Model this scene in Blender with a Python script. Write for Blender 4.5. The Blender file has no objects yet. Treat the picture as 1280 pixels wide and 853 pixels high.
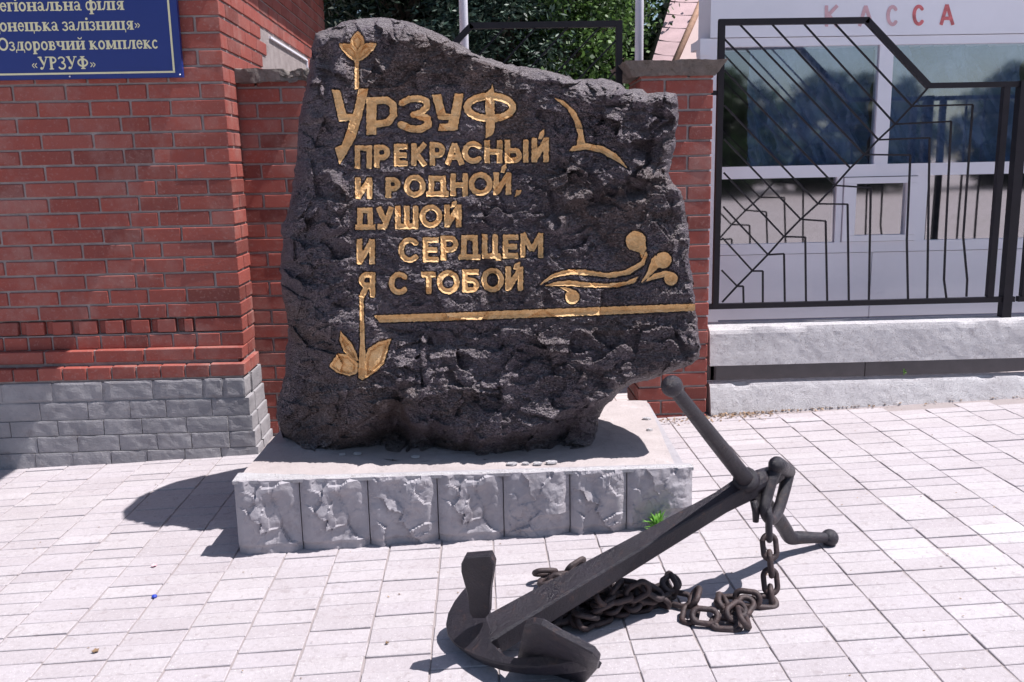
import bpy, bmesh, math, random
import numpy as np
from mathutils import Vector, Matrix
random.seed(7); rng = np.random.default_rng(7)
D = bpy.data; C = bpy.context.scene.collection
# ---------------------------------------------------------------- camera
F = 1145.0; PIT, ROL, YAW = [math.radians(v) for v in (10.9, -2.89, 1.645)]; AL = math.radians(1.75)
def _basis():
    cp, sp = math.cos(PIT), math.sin(PIT)
    f = np.array([math.sin(YAW)*cp, math.cos(YAW)*cp, -sp]); r = np.array([math.cos(YAW), -math.sin(YAW), 0.]); u = np.cross(r, f)
    cr, sr = math.cos(ROL), math.sin(ROL)
    T = np.array([[math.cos(AL), 0, -math.sin(AL)], [0, 1, 0], [math.sin(AL), 0, math.cos(AL)]])
    return T@(cr*r+sr*u), T@(-sr*r+cr*u), T@f, T@np.array([0, 0, 1.467]), T@np.array([0, 0, 1.]), T
R_, U_, FW, O_, GN, TM = _basis()
SL = math.tan(AL)
cam = D.objects.new('camera', D.cameras.new('camera')); C.objects.link(cam)
cam.data.sensor_width = 36; cam.data.lens = F*36/1280
cam.matrix_world = Matrix(((R_[0], U_[0], -FW[0], O_[0]), (R_[1], U_[1], -FW[1], O_[1]), (R_[2], U_[2], -FW[2], O_[2]), (0, 0, 0, 1)))
cam.data.clip_start = .05; cam.data.clip_end = 2000
bpy.context.scene.camera = cam
# ---------------------------------------------------------------- light
SUN_EL, SUN_AZ = math.radians(63.8), math.radians(5)     # azimuth measured from +X towards -Y (the viewer's side)
S = Vector((math.cos(SUN_EL)*math.cos(SUN_AZ), -math.cos(SUN_EL)*math.sin(SUN_AZ), math.sin(SUN_EL)))
sl = D.lights.new('sun', 'SUN'); sl.energy = 5.0; sl.angle = math.radians(.5); sl.color = (1, .95, .945)
so = D.objects.new('sun', sl); C.objects.link(so); so.rotation_euler = S.to_track_quat('Z', 'Y').to_euler(); so.location = (6, -2, 12)
w = D.worlds.new('World'); bpy.context.scene.world = w; w.use_nodes = True
nt = w.node_tree; sky = nt.nodes.new('ShaderNodeTexSky'); sky.sky_type = 'NISHITA'; sky.sun_disc = False
sky.sun_elevation = SUN_EL; sky.sun_rotation = math.radians(90)+SUN_AZ
bg = nt.nodes['Background']; nt.links.new(sky.outputs[0], bg.inputs[0]); bg.inputs[1].default_value = .085
vs = bpy.context.scene.view_settings; vs.view_transform = 'Standard'; vs.look = 'None'; vs.exposure = .55; vs.gamma = 1; vs.use_curve_mapping = False
# ---------------------------------------------------------------- pixel -> place helpers (1280x853 photo coordinates)
def rays(p):
    p = np.asarray(p, float).reshape(-1, 2)
    return FW+(p[:, :1]-640)/F*R_-(p[:, 1:]-426.5)/F*U_
def gy(p, y):
    d = rays(p); return O_+d*((np.asarray(y, float).reshape(-1)/d[:, 1])[:, None])
def gy1(u, v, y): return Vector(gy((u, v), y)[0])
def onp(p, n, q):
    d = rays(p)[0]; n = np.array(n, float); t = ((np.array(q)-O_)@n)/(d@n); return Vector(O_+t*d)
def gg(u, v, z=0): return onp((u, v), GN, GN*z)
def gzz(p, z):
    d = rays(p); return O_+d*(((z-O_[2])/d[:, 2])[:, None])
def gndz(x): return SL*x
# ---------------------------------------------------------------- object helpers
ROOT = {}
def thing(name, label, cat, loc=(0, 0, 0), group=None):
    o = D.objects.new(name, None); C.objects.link(o); o.location = loc; o.empty_display_size = .1
    o['label'] = label; o['category'] = cat
    if group: o['group'] = group
    ROOT[o] = Vector(loc); return o
def wloc(o): return ROOT.get(o, Vector((0, 0, 0)))
def mesh(name, V, Fs, m=None, smooth=False):
    me = D.meshes.new(name); me.from_pydata([tuple(v) for v in V], [], [tuple(int(i) for i in f) for f in Fs]); 
    if m: me.materials.append(m)
    if smooth: me.polygons.foreach_set('use_smooth', [True]*len(me.polygons))
    me.update(); return me
def obj(name, me, parent=None, loc=None, rot=None, label=None, cat=None, kind=None, group=None):
    """link a mesh whose vertices are world coordinates (loc None) or local ones (loc given, world place)"""
    o = D.objects.new(name, me); C.objects.link(o)
    base = wloc(parent) if parent else Vector((0, 0, 0))
    if parent: o.parent = parent
    if loc is None: o.location = -base if parent else (0, 0, 0)
    else: o.location = Vector(loc)-base
    if rot is not None: o.rotation_euler = rot
    ROOT[o] = Vector((0, 0, 0)) if loc is None else Vector(loc)
    if label: o['label'] = label
    if cat: o['category'] = cat
    if kind: o['kind'] = kind
    if group: o['group'] = group
    return o
class MB:
    def __init__(s): s.v = []; s.f = []
    def add(s, V, Fs):
        n = len(s.v); s.v += [tuple(v) for v in V]; s.f += [tuple(i+n for i in f) for f in Fs]
    def box(s, x0, x1, y0, y1, z0, z1, b=0):
        s.add([(x0, y0, z0), (x1, y0, z0), (x1, y1, z0), (x0, y1, z0), (x0, y0, z1), (x1, y0, z1), (x1, y1, z1), (x0, y1, z1)],
              [(0, 3, 2, 1), (4, 5, 6, 7), (0, 1, 5, 4), (1, 2, 6, 5), (2, 3, 7, 6), (3, 0, 4, 7)])
    def bar(s, a, b, r, n=4, r2=None, up=(0, 1, 0), r_y=None):
        a = Vector(a); b = Vector(b); d = (b-a).normalized(); up = Vector(up)
        x = d.cross(up)
        if x.length < 1e-3: x = d.cross(Vector((1, 0, 0)))
        x.normalize(); y = d.cross(x).normalized(); V = []
        for p, rr in ((a, r), (b, r2 or r)):
            for i in range(n):
                t = 2*math.pi*(i+.5)/n
                V.append(p+x*math.cos(t)*rr*(1.414 if n == 4 else 1)+y*math.sin(t)*rr*(1.414 if n == 4 else 1)*(r_y/r if r_y else 1))
        s.add(V, [(i, (i+1) % n, n+(i+1) % n, n+i) for i in range(n)]+[tuple(range(n-1, -1, -1)), tuple(range(n, 2*n))])
    def tube(s, P, Rr, n=10, cap=True):
        P = [Vector(p) for p in P]; V = []; m = len(P); x = None
        for i, p in enumerate(P):
            d = (P[min(i+1, m-1)]-P[max(i-1, 0)]).normalized()
            if x is None: x = d.orthogonal().normalized()
            x = (x-d*x.dot(d)).normalized(); y = d.cross(x); r = Rr[i] if hasattr(Rr, '__len__') else Rr
            for k in range(n):
                t = 2*math.pi*k/n; V.append(p+x*math.cos(t)*r+y*math.sin(t)*r)
        Fs = [(i*n+k, i*n+(k+1) % n, (i+1)*n+(k+1) % n, (i+1)*n+k) for i in range(m-1) for k in range(n)]
        if cap: Fs += [tuple(range(n-1, -1, -1)), tuple(range((m-1)*n, m*n))]
        s.add(V, Fs)
    def sphere(s, c, r, n=14, sc=(1, 1, 1)):
        V = []; Fs = []; c = Vector(c); m = n//2+1
        for i in range(m):
            a = math.pi*i/(m-1)
            for k in range(n):
                t = 2*math.pi*k/n; V.append(c+Vector((math.sin(a)*math.cos(t)*r*sc[0], math.sin(a)*math.sin(t)*r*sc[1], math.cos(a)*r*sc[2])))
        for i in range(m-1):
            for k in range(n): Fs.append((i*n+k, (i+1)*n+k, (i+1)*n+(k+1) % n, i*n+(k+1) % n))
        s.add(V, Fs)
    def mesh(s, name, m=None, smooth=False): return mesh(name, s.v, s.f, m, smooth)
def chamfer_box(lx, ly, lz, b, name, m, jit=0, seed=0):
    """box centred at origin, all edges bevelled: every brick, paver and coping piece starts here"""
    r = random.Random(seed); V = []; idx = {}
    h = (lx/2, ly/2, lz/2)
    for sx in (-1, 1):
        for sy in (-1, 1):
            for sz in (-1, 1):
                j = Vector((r.uniform(-jit, jit), r.uniform(-jit, jit), r.uniform(-jit, jit)))
                for ax in range(3):
                    p = [sx*h[0], sy*h[1], sz*h[2]]
                    for k in range(3):
                        if k != ax: p[k] -= (sx, sy, sz)[k]*b
                    idx[(sx, sy, sz, ax)] = len(V); V.append(Vector(p)+j)
    bm = bmesh.new(); vs_ = [bm.verts.new(v) for v in V]; bmesh.ops.convex_hull(bm, input=vs_)
    bmesh.ops.dissolve_limit(bm, angle_limit=.02, verts=bm.verts, edges=bm.edges)
    me = D.meshes.new(name); bm.to_mesh(me); bm.free(); me.materials.append(m); return me
# ---------------------------------------------------------------- vectorised noise
def _h(ix, iy, iz, s):
    n = (ix.astype(np.int64)*374761393+iy.astype(np.int64)*668265263+iz.astype(np.int64)*2147483647+s*974634777) & 0xffffffff
    n = ((n ^ (n >> 13))*1274126177) & 0xffffffff; n = (n ^ (n >> 16)) & 0xffffffff
    return n/4294967295.0
def vnoise(x, y, z=None, s=0):
    x = np.asarray(x, float); y = np.asarray(y, float); z = np.zeros_like(x) if z is None else np.asarray(z, float)
    ix, iy, iz = np.floor(x), np.floor(y), np.floor(z); fx, fy, fz = x-ix, y-iy, z-iz
    fx = fx*fx*fx*(fx*(fx*6-15)+10); fy = fy*fy*fy*(fy*(fy*6-15)+10); fz = fz*fz*(3-2*fz); o = 0
    for a in (0, 1):
        for b in (0, 1):
            for c in (0, 1):
                o = o+(fx if a else 1-fx)*(fy if b else 1-fy)*(fz if c else 1-fz)*_h(ix+a, iy+b, iz+c, s)
    return o*2-1
def facets(x, y, s=0, k=.5):
    """chiselled look: every voronoi cell is a little tilted plane"""
    ix, iy = np.floor(x), np.floor(y); best = np.full(x.shape, 9e9); out = np.zeros(x.shape)
    for a in (-1, 0, 1):
        for b in (-1, 0, 1):
            cx, cy = ix+a, iy+b; z = np.zeros_like(cx)
            px = cx+_h(cx, cy, z, s); py = cy+_h(cx, cy, z, s+1); d = (x-px)**2+(y-py)**2
            h = (_h(cx, cy, z, s+2)*2-1)*.6+((_h(cx, cy, z, s+3)*2-1)*(x-px)+(_h(cx, cy, z, s+4)*2-1)*(y-py))*1.6
            m = d < best; best = np.where(m, d, best); out = np.where(m, h, out)
    return out
# ---------------------------------------------------------------- materials
class NB:
    def __init__(s, name):
        s.m = D.materials.new(name); s.m.use_nodes = True; s.t = s.m.node_tree; s.b = s.t.nodes['Principled BSDF']; s.tc = s.t.nodes.new('ShaderNodeTexCoord')
    def n(s, typ, **k):
        x = s.t.nodes.new(typ)
        for a, v in k.items(): setattr(x, a, v)
        return x
    def l(s, a, b): s.t.links.new(a, b)
    def noise(s, scale, detail=5, rough=.6, dist=0, co=None, vec=None):
        x = s.n('ShaderNodeTexNoise'); x.inputs['Scale'].default_value = scale; x.inputs['Detail'].default_value = detail
        x.inputs['Roughness'].default_value = rough; x.inputs['Distortion'].default_value = dist
        s.l(vec or s.tc.outputs[co or 'Object'], x.inputs['Vector']); return x.outputs['Fac']
    def ramp(s, fac, stops):
        r = s.n('ShaderNodeValToRGB'); e = r.color_ramp.elements
        while len(e) < len(stops): e.new(.5)
        for q, (p, c) in zip(e, stops):
            q.position = p; q.color = tuple(c)+(1,) if hasattr(c, '__len__') else (c, c, c, 1)
        s.l(fac, r.inputs[0]); return r.outputs[0]
    def mix(s, fac, a, b, mode='MIX'):
        x = s.n('ShaderNodeMix', data_type='RGBA', blend_type=mode)
        for sock, v in ((x.inputs[0], fac), (x.inputs[6], a), (x.inputs[7], b)):
            if isinstance(v, (int, float)): sock.default_value = v
            elif isinstance(v, tuple): sock.default_value = v if len(v) == 4 else v+(1,)
            else: s.l(v, sock)
        return x.outputs[2]
    def bump(s, h, dist, strength=1, prev=None):
        b = s.n('ShaderNodeBump'); b.inputs['Distance'].default_value = dist; b.inputs['Strength'].default_value = strength
        s.l(h, b.inputs['Height'])
        if prev is not None: s.l(prev, b.inputs['Normal'])
        return b.outputs[0]
    def fin(s, col, rough=.8, nrm=None, metal=0, spec=None):
        if isinstance(col, tuple): s.b.inputs['Base Color'].default_value = col+(1,) if len(col) == 3 else col
        else: s.l(col, s.b.inputs['Base Color'])
        if isinstance(rough, (int, float)): s.b.inputs['Roughness'].default_value = rough
        else: s.l(rough, s.b.inputs['Roughness'])
        s.b.inputs['Metallic'].default_value = metal
        if spec is not None: s.b.inputs['Specular IOR Level'].default_value = spec
        if nrm is not None: s.l(nrm, s.b.inputs['Normal'])
        return s.m
    def rnd(s, island=False):
        if island: return s.n('ShaderNodeNewGeometry').outputs['Random Per Island']
        return s.n('ShaderNodeObjectInfo').outputs['Random']
    def world(s): return s.n('ShaderNodeNewGeometry').outputs['Position']
def mat_brick(name, island=False, base=(.30, .066, .047)):
    b = NB(name); r = b.rnd(island); W = b.world(); base = tuple(base)
    c = b.ramp(r, [(0, tuple(.55*v for v in base)), (.35, base), (.7, tuple(1.12*v for v in base)), (1, (base[0]*1.05, base[1]*1.35, base[2]*1.45))])
    n = b.noise(9, 6, .65, vec=W); c = b.mix(b.ramp(n, [(.35, 0), (.75, .45)]), c, (.18, .055, .055), 'MIX')
    n2 = b.noise(60, 4, .7, vec=W); c = b.mix(b.ramp(n2, [(.57, 0), (.64, .35)]), c, (.40, .24, .21))
    n3 = b.noise(3.2, 5, .7, vec=W); c = b.mix(b.ramp(n3, [(.5, 0), (.68, .35)]), c, (.40, .27, .24))
    return b.fin(c, .75, b.bump(b.noise(120, 6, .7, vec=W), .004, .7))
M = {}
M['brick'] = mat_brick('red_brick'); M['brick_isl'] = mat_brick('red_brick_joined', True)
b = NB('mortar'); M['mortar'] = b.fin(b.ramp(b.noise(14, 6, vec=b.world()), [(.3, (.24, .20, .195)), (.7, (.37, .32, .31))]), .95, b.bump(b.noise(90, 5), .006, .8))
def mat_grey(name):
    b = NB(name); W = b.world()
    c = b.ramp(b.noise(5, 6, .65, vec=W), [(.3, (.24, .235, .25)), (.55, (.31, .30, .315)), (.75, (.37, .365, .375))])
    c = b.mix(b.ramp(b.noise(40, 5, .7, 1, vec=W), [(.6, 0), (.7, .4)]), c, (.40, .38, .39))
    c = b.mix(b.ramp(b.noise(11, 5, .7, .5, vec=W), [(.58, 0), (.68, .45)]), c, (.19, .165, .165))
    return b.fin(c, .85, b.bump(b.noise(26, 7, .7, 1.5, vec=W), .015, .5))
M['grey'] = mat_grey('grey_painted_masonry')
def mat_paver(name, island=False, light=False):
    b = NB(name); r = b.rnd(island); W = b.world()
    st = [(0, (.405, .37, .39)), (.3, (.43, .395, .415)), (.6, (.45, .42, .435)), (.85, (.435, .40, .425)), (1, (.48, .45, .465))]
    if light: st = [(0, (.49, .465, .48)), (1, (.55, .525, .54))]
    c = b.ramp(r, st)
    c = b.mix(b.ramp(b.noise(2.1, 6, .7, .6, vec=W), [(.35, .0), (.75, .6)]), c, (.35, .31, .32))
    c = b.mix(b.ramp(b.noise(70, 6, .75, vec=W), [(.48, 0), (.68, .55)]), c, (.27, .24, .245))
    c = b.mix(b.ramp(b.noise(140, 3, .75, vec=W), [(.60, 0), (.66, .6)]), c, (.72, .68, .68))
    c = b.mix(b.ramp(b.noise(22, 4, .6, 1.5, vec=W), [(.58, 0), (.66, .35)]), c, (.24, .20, .20))
    return b.fin(c, .85, b.bump(b.noise(160, 6, .75, vec=W), .004, .6, b.bump(b.noise(12, 4, vec=W), .01, .35)))
M['paver'] = mat_paver('concrete_paver'); M['paver_isl'] = mat_paver('concrete_paver_joined', True); M['paver_light'] = mat_paver('pale_paver', False, True)
b = NB('joint_sand'); c = b.ramp(b.noise(30, 6, .7, vec=b.world()), [(.3, (.12, .095, .09)), (.7, (.27, .22, .21))]); c = b.mix(.7, c, (.36, .32, .32)); M['sand'] = b.fin(c, 1, b.bump(b.noise(200, 4), .004, 1))
b = NB('ground_concrete'); W = b.world(); bt = b.n('ShaderNodeTexBrick'); b.l(W, bt.inputs['Vector']); bt.inputs['Scale'].default_value = 1
bt.inputs['Brick Width'].default_value = .2; bt.inputs['Row Height'].default_value = .1; bt.inputs['Mortar Size'].default_value = .004; bt.offset = 0
bt.inputs['Color1'].default_value = (.5, .44, .44, 1); bt.inputs['Color2'].default_value = (.56, .5, .5, 1); bt.inputs['Mortar'].default_value = (.2, .16, .15, 1)
M['ground'] = b.fin(b.mix(b.ramp(b.noise(.6, 6, .7, vec=W), [(.4, 0), (.8, .5)]), bt.outputs[0], (.34, .3, .27)), .9)
# granite
b = NB('dark_granite'); W = b.world()
v1 = b.noise(3.2, 7, .72, .4, vec=W); c = b.ramp(v1, [(.3, (.060, .045, .064)), (.48, (.118, .091, .122)), (.62, (.185, .148, .183)), (.8, (.27, .225, .26))])
c = b.mix(b.ramp(b.noise(46, 7, .8, .6, vec=W), [(.50, 0), (.60, .85)]), c, (.020, .014, .020))
mpn = b.n('ShaderNodeMapping'); mpn.inputs['Rotation'].default_value = (0, .7, 0); mpn.inputs['Scale'].default_value = (1, 1, 2.4); b.l(W, mpn.inputs['Vector'])
c = b.mix(b.ramp(b.noise(80, 5, .8, .6, vec=mpn.outputs[0]), [(.52, 0), (.58, .7)]), c, (.35, .29, .335))
c = b.mix(b.ramp(b.noise(125, 5, .85, 1.0, vec=mpn.outputs[0]), [(.565, 0), (.61, .85)]), c, (.56, .50, .53))
c = b.mix(b.ramp(b.noise(1.7, 5, .7, .8, vec=W), [(.49, 0), (.62, .7)]), c, (.13, .085, .068))
c = b.mix(b.ramp(b.noise(4.6, 8, .82, 2.2, vec=W), [(.54, 0), (.61, .65)]), c, (.30, .24, .25))
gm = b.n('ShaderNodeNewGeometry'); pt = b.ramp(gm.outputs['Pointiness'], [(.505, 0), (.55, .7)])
c = b.mix(pt, c, (.42, .36, .375))  # crest edges painted paler too, like rims catching the sun
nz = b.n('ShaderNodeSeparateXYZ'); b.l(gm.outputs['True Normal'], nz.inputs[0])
sunlit_top = b.n('ShaderNodeMath', operation='MULTIPLY'); b.l(b.ramp(nz.outputs['Z'], [(.5, 0), (.85, .85)]), sunlit_top.inputs[0]); b.l(b.ramp(b.noise(16, 7, .8, 1, vec=W), [(.36, .15), (.6, 1)]), sunlit_top.inputs[1])
c = b.mix(sunlit_top.outputs[0], c, (.42, .37, .37))          # upward faces coloured paler, painting in the sunlight on them
vor = b.n('ShaderNodeTexVoronoi'); vor.inputs['Scale'].default_value = 85; b.l(mpn.outputs[0], vor.inputs['Vector'])
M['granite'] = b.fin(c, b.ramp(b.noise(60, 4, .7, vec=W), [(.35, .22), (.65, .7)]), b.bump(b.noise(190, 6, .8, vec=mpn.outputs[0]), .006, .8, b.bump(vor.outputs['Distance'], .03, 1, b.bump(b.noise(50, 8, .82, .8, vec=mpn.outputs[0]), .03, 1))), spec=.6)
b = NB('gold_paint'); W = b.world()
c = b.ramp(b.noise(30, 6, .7, .5, vec=W), [(.3, (.52, .285, .11)), (.5, (.74, .45, .195)), (.72, (.86, .58, .30))])
c = b.mix(b.ramp(b.noise(75, 5, .75, vec=W), [(.64, 0), (.72, .6)]), c, (.30, .15, .05))
M['gold'] = b.fin(c, .62, b.bump(b.noise(70, 5, .7, vec=W), .008, .8), metal=0)
def simple(name, col, rough=.6, metal=0, n=20, var=.25, bs=0, bd=.003, spec=None):
    b = NB(name); W = b.world()
    c = b.ramp(b.noise(n, 6, .65, vec=W), [(.3, tuple(v*(1-var) for v in col)), (.7, tuple(min(1, v*(1+var)) for v in col))])
    return b.fin(c, rough, b.bump(b.noise(bs, 6, .7, vec=W), bd, .8) if bs else None, metal, spec)
b = NB('black_anchor_paint'); W = b.world()
c = b.ramp(b.noise(9, 6, .7, vec=W), [(.3, (.011, .009, .015)), (.7, (.023, .019, .029))]); c = b.mix(b.ramp(b.noise(28, 7, .8, .7, vec=W), [(.56, 0), (.66, .75)]), c, (.085, .045, .036))
c = b.mix(b.ramp(b.noise(60, 5, .8, vec=W), [(.68, 0), (.76, .5)]), c, (.24, .21, .22))
M['anchor'] = b.fin(c, b.ramp(b.noise(14, 4, vec=W), [(.3, .28), (.7, .5)]), b.bump(b.noise(55, 7, .8, vec=W), .006, 1), metal=0)
b = NB('rusty_chain_iron'); W = b.world(); r = b.rnd()
c = b.ramp(b.noise(35, 6, .75, vec=W), [(.3, (.020, .015, .018)), (.55, (.052, .033, .033)), (.75, (.11, .066, .058))]); c = b.mix(b.ramp(r, [(.3, 0), (1, .4)]), c, (.05, .042, .046))
M['chain'] = b.fin(c, .6, b.bump(b.noise(120, 5, .7, vec=W), .003, .8), metal=.15)
M['fence'] = simple('black_fence_paint', (.010, .008, .013), .5, bs=60, bd=.001, spec=.3)
b = NB('pedestal_concrete'); W = b.world()
c = b.ramp(b.noise(4, 6, .7, .5, vec=W), [(.3, (.30, .285, .31)), (.55, (.375, .355, .38)), (.75, (.45, .43, .45))])
c = b.mix(b.ramp(b.noise(13, 6, .75, 1, vec=W), [(.52, 0), (.64, .5)]), c, (.27, .24, .25))
c = b.mix(b.ramp(b.noise(80, 5, .75, vec=W), [(.6, 0), (.72, .5)]), c, (.55, .52, .53))
M['pedestal'] = b.fin(c, .85, b.bump(b.noise(60, 7, .75, vec=W), .006, .7))
b = NB('pedestal_screed'); W = b.world()
c = b.ramp(b.noise(2.6, 6, .7, .8, vec=W), [(.3, (.37, .325, .32)), (.6, (.45, .40, .395)), (.75, (.55, .51, .52))])
c = b.mix(b.ramp(b.noise(24, 7, .8, 1, vec=W), [(.56, 0), (.66, .5)]), c, (.24, .21, .21)); M['screed'] = b.fin(c, .9, b.bump(b.noise(50, 7, .75, vec=W), .008, .7))
b = NB('whitewashed_concrete'); W = b.world()
c = b.ramp(b.noise(5, 7, .75, .5, vec=W), [(.3, (.66, .635, .66)), (.6, (.82, .80, .82)), (.8, (.88, .86, .88))])
c = b.mix(b.ramp(b.noise(26, 7, .8, 1.5, vec=W), [(.53, 0), (.62, .6)]), c, (.46, .42, .43))
c = b.mix(b.ramp(b.noise(70, 5, .8, vec=W), [(.60, 0), (.66, .7)]), c, (.22, .19, .18)); M['whitewash'] = b.fin(c, .9, b.bump(b.noise(60, 8, .85, 1.5, vec=W), .02, 1))
b = NB('old_coping_concrete'); W = b.world()
c = b.ramp(b.noise(9, 7, .8, .5, vec=W), [(.3, (.16, .135, .12)), (.6, (.27, .235, .22)), (.8, (.42, .38, .37))]); c = b.mix(b.ramp(b.noise(30, 5, .8, vec=W), [(.58, 0), (.66, .7)]), c, (.10, .085, .06))
M['coping'] = b.fin(c, .95, b.bump(b.noise(45, 8, .8, 1, vec=W), .02, 1))
M['white'] = simple('white_plastic_panel', (.84, .83, .90), .45, n=1.5, var=.05)
M['whitem'] = simple('white_pole_paint', (.72, .70, .78), .4, n=4, var=.06)
M['seam'] = simple('dark_seam', (.2, .19, .22), .8)
M['basegrey'] = simple('blue_grey_base_panel', (.22, .24, .33), .6, n=3, var=.1)
M['base_shade'] = simple('base_panel_shade', (.085, .085, .10), .7, n=6, var=.2)  # base panel colour darkened to paint the shade behind the kerb gap
M['floor'] = simple('kiosk_interior', (.14, .13, .14), .9)
b = NB('window_glass'); t = b.t; tr = b.n('ShaderNodeBsdfTransparent'); tr.inputs[0].default_value = (.80, .84, .90, 1); gl = b.n('ShaderNodeBsdfGlossy'); gl.inputs['Roughness'].default_value = .04
gl.inputs['Color'].default_value = (.95, .95, 1, 1)
b.l(b.bump(b.noise(1.1, 1, .5), .012, .3), gl.inputs['Normal'])
lw = b.n('ShaderNodeLayerWeight'); lw.inputs[0].default_value = .35; fr = b.ramp(lw.outputs['Facing'], [(0, .33), (.3, .38), (1, 1)])
mx = b.n('ShaderNodeMixShader'); b.l(fr, mx.inputs[0]); b.l(tr.outputs[0], mx.inputs[1]); b.l(gl.outputs[0], mx.inputs[2]); b.l(mx.outputs[0], t.nodes['Material Output'].inputs[0]); M['glass'] = b.m
b = NB('blue_film'); M['film'] = b.fin(b.ramp(b.noise(4, 5, .6, 1), [(.3, (.09, .16, .28)), (.7, (.27, .38, .54))]), .25)
M['red'] = simple('faded_red_paint', (.62, .16, .17), .7, n=30, var=.35); M['red_faded'] = simple('washed_out_red_paint', (.68, .42, .46), .7, n=30, var=.15)
M['blue'] = simple('blue_sign_face', (.011, .032, .20), .4, n=2, var=.08); M['cream'] = simple('cream_sign_print', (.74, .72, .46), .5, var=.05)
M['screw'] = simple('screw_head', (.7, .7, .75), .3, .6)
def leafmat(name, a, c_, tr=.25):
    b = NB(name); r = b.rnd(True); c = b.ramp(r, [(0, a), (.6, c_), (1, tuple(min(1, v*1.5) for v in c_))]); b.fin(c, .55)
    t = b.n('ShaderNodeBsdfTranslucent'); b.l(c, t.inputs[0]); m = b.n('ShaderNodeMixShader'); m.inputs[0].default_value = tr
    b.l(b.b.outputs[0], m.inputs[1]); b.l(t.outputs[0], m.inputs[2]); b.l(m.outputs[0], b.t.nodes['Material Output'].inputs[0]); return b.m
M['leaf'] = leafmat('broad_leaf', (.010, .026, .010), (.030, .068, .018)); M['leafy'] = leafmat('bright_leaf', (.035, .08, .022), (.09, .165, .04), .3)
M['needle'] = leafmat('spruce_needles', (.014, .03, .02), (.05, .09, .06), .08); M['darkleaf'] = leafmat('dark_conifer_leaf', (.006, .014, .008), (.016, .032, .014), .05)
M['bark'] = simple('bark', (.09, .065, .05), .95, bs=30, bd=.02); M['weed'] = leafmat('weed_leaf', (.12, .28, .05), (.22, .45, .09), .3)
M['dry'] = leafmat('dry_leaf', (.13, .075, .045), (.26, .17, .10), .1)
M['rooftile'] = simple('pink_roof_tile', (.52, .37, .38), .85, n=5, var=.15, bs=40); M['roofplane'] = simple('pink_roof_plaster', (.48, .37, .35), .9, n=3, var=.08); M['ridge'] = simple('orange_ridge', (.42, .25, .17), .85)
M['bluecap'] = simple('blue_plastic', (.02, .05, .4), .3); M['winpanel'] = simple('grey_window_board', (.42, .41, .44), .5, n=3, var=.08)
# ---------------------------------------------------------------- ground, pavement
xs_ = [-300, -60, -25, -10, -6, 9, 14, 30, 60, 300]; ys_ = [-300, -60, -30, -10, 0, 10, 30, 60, 300]
def gz_(x): return SL*max(-6, min(9, x))
V = [(x, y, gz_(x)-.03) for y in ys_ for x in xs_]; n = len(xs_)
Fg = [(j*n+i, j*n+i+1, (j+1)*n+i+1, (j+1)*n+i) for j in range(len(ys_)-1) for i in range(n-1)]
obj('ground', mesh('ground', V, Fg, M['ground']), kind='structure')
PX0, PX1, PY0, PY1 = -5.2, 7.6, 1.2, 5.25
mb = MB(); mb.box(PX0, PX1, PY0, PY1, -.024, -.0048)
pav = obj('pavement', mb.mesh('pavement', M['sand']), rot=(0, -AL, 0), loc=(0, 0, 0), kind='structure')
CW, RH = .205, .0885
pm = [chamfer_box(CW-.0062, RH-.0040, .03, .0020, 'paver', M['paver'], .0012, k) for k in range(5)]
pml = chamfer_box(CW-.007, RH-.0045, .03, .0025, 'paver_pale', M['paver_light'], .001, 9)
TI = TM.T
def old(p): return TI@np.array(p)
pale = [old(gg((a+c)/2, (d+e)/2))[:2].tolist()+[0] for a, c, d, e in ()]
palebox = [(1132, 552, 1192, 566), (1027, 563, 1082, 575), (1094, 671, 1165, 697), (1192, 688, 1262, 719), (1227, 657, 1280, 683), (1113, 622, 1184, 643)]
def project(P):
    v = np.array(P)-O_; z = v@FW
    return 640+F*(v@R_)/z, 426.5-F*(v@U_)/z
cells = []
ci0 = int((PX0+2.067)/CW)
for c_ in range(ci0, int((PX1+2.067)/CW)):
    x = -2.067+CW*(c_+.5); off = random.uniform(-.012, .012)+.004*math.sin(c_)
    k0 = math.ceil((PY0+.05-2.514)/RH)
    ymax = 4.99 if x > 1.2 else 5.2
    for r in range(k0, 60):
        y = 2.514+RH*(r+.5)+off
        if y+RH/2 > ymax: break
        if -1.0 < x < .72 and 3.52 < y: continue
        if x < -1.15 and y > 4.86: continue
        P = TM@np.array([x, y, 0]); u, v = project(P); vis = -30 < u < 1310 and v < 875 and not (300 < u < 860 and v < 655)
        cells.append((not vis, y, x, u, v))
cells.sort()
stuff = MB()
for i, (hid, y, x, u, v) in enumerate(cells):
    ispale = any(a-4 < u < c and d-2 < v < e+2 for a, d, c, e in palebox)
    dz = random.uniform(-.0022, .0022); rz = random.uniform(-.006, .006)
    tilt = (random.uniform(-.01, .01), random.uniform(-.006, .006), rz)
    if i < 298:
        o = D.objects.new('paver', pml if ispale else random.choice(pm)); C.objects.link(o); o.parent = pav; o.location = (x+random.uniform(-.0012, .0012), y, -.0075+dz-.0075); o.rotation_euler = tilt
    else:
        me = random.choice(pm); Mx = Matrix.Translation((x, y, -.015+dz)) @ Matrix.Rotation(rz, 4, 'Z')
        stuff.add([Mx@v_.co for v_ in me.vertices], [tuple(p.vertices) for p in me.polygons])
o = obj('far_pavers', stuff.mesh('far_pavers', M['paver_isl']), kind='stuff'); o.parent = pav; o.location = (0, 0, 0)
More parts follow.
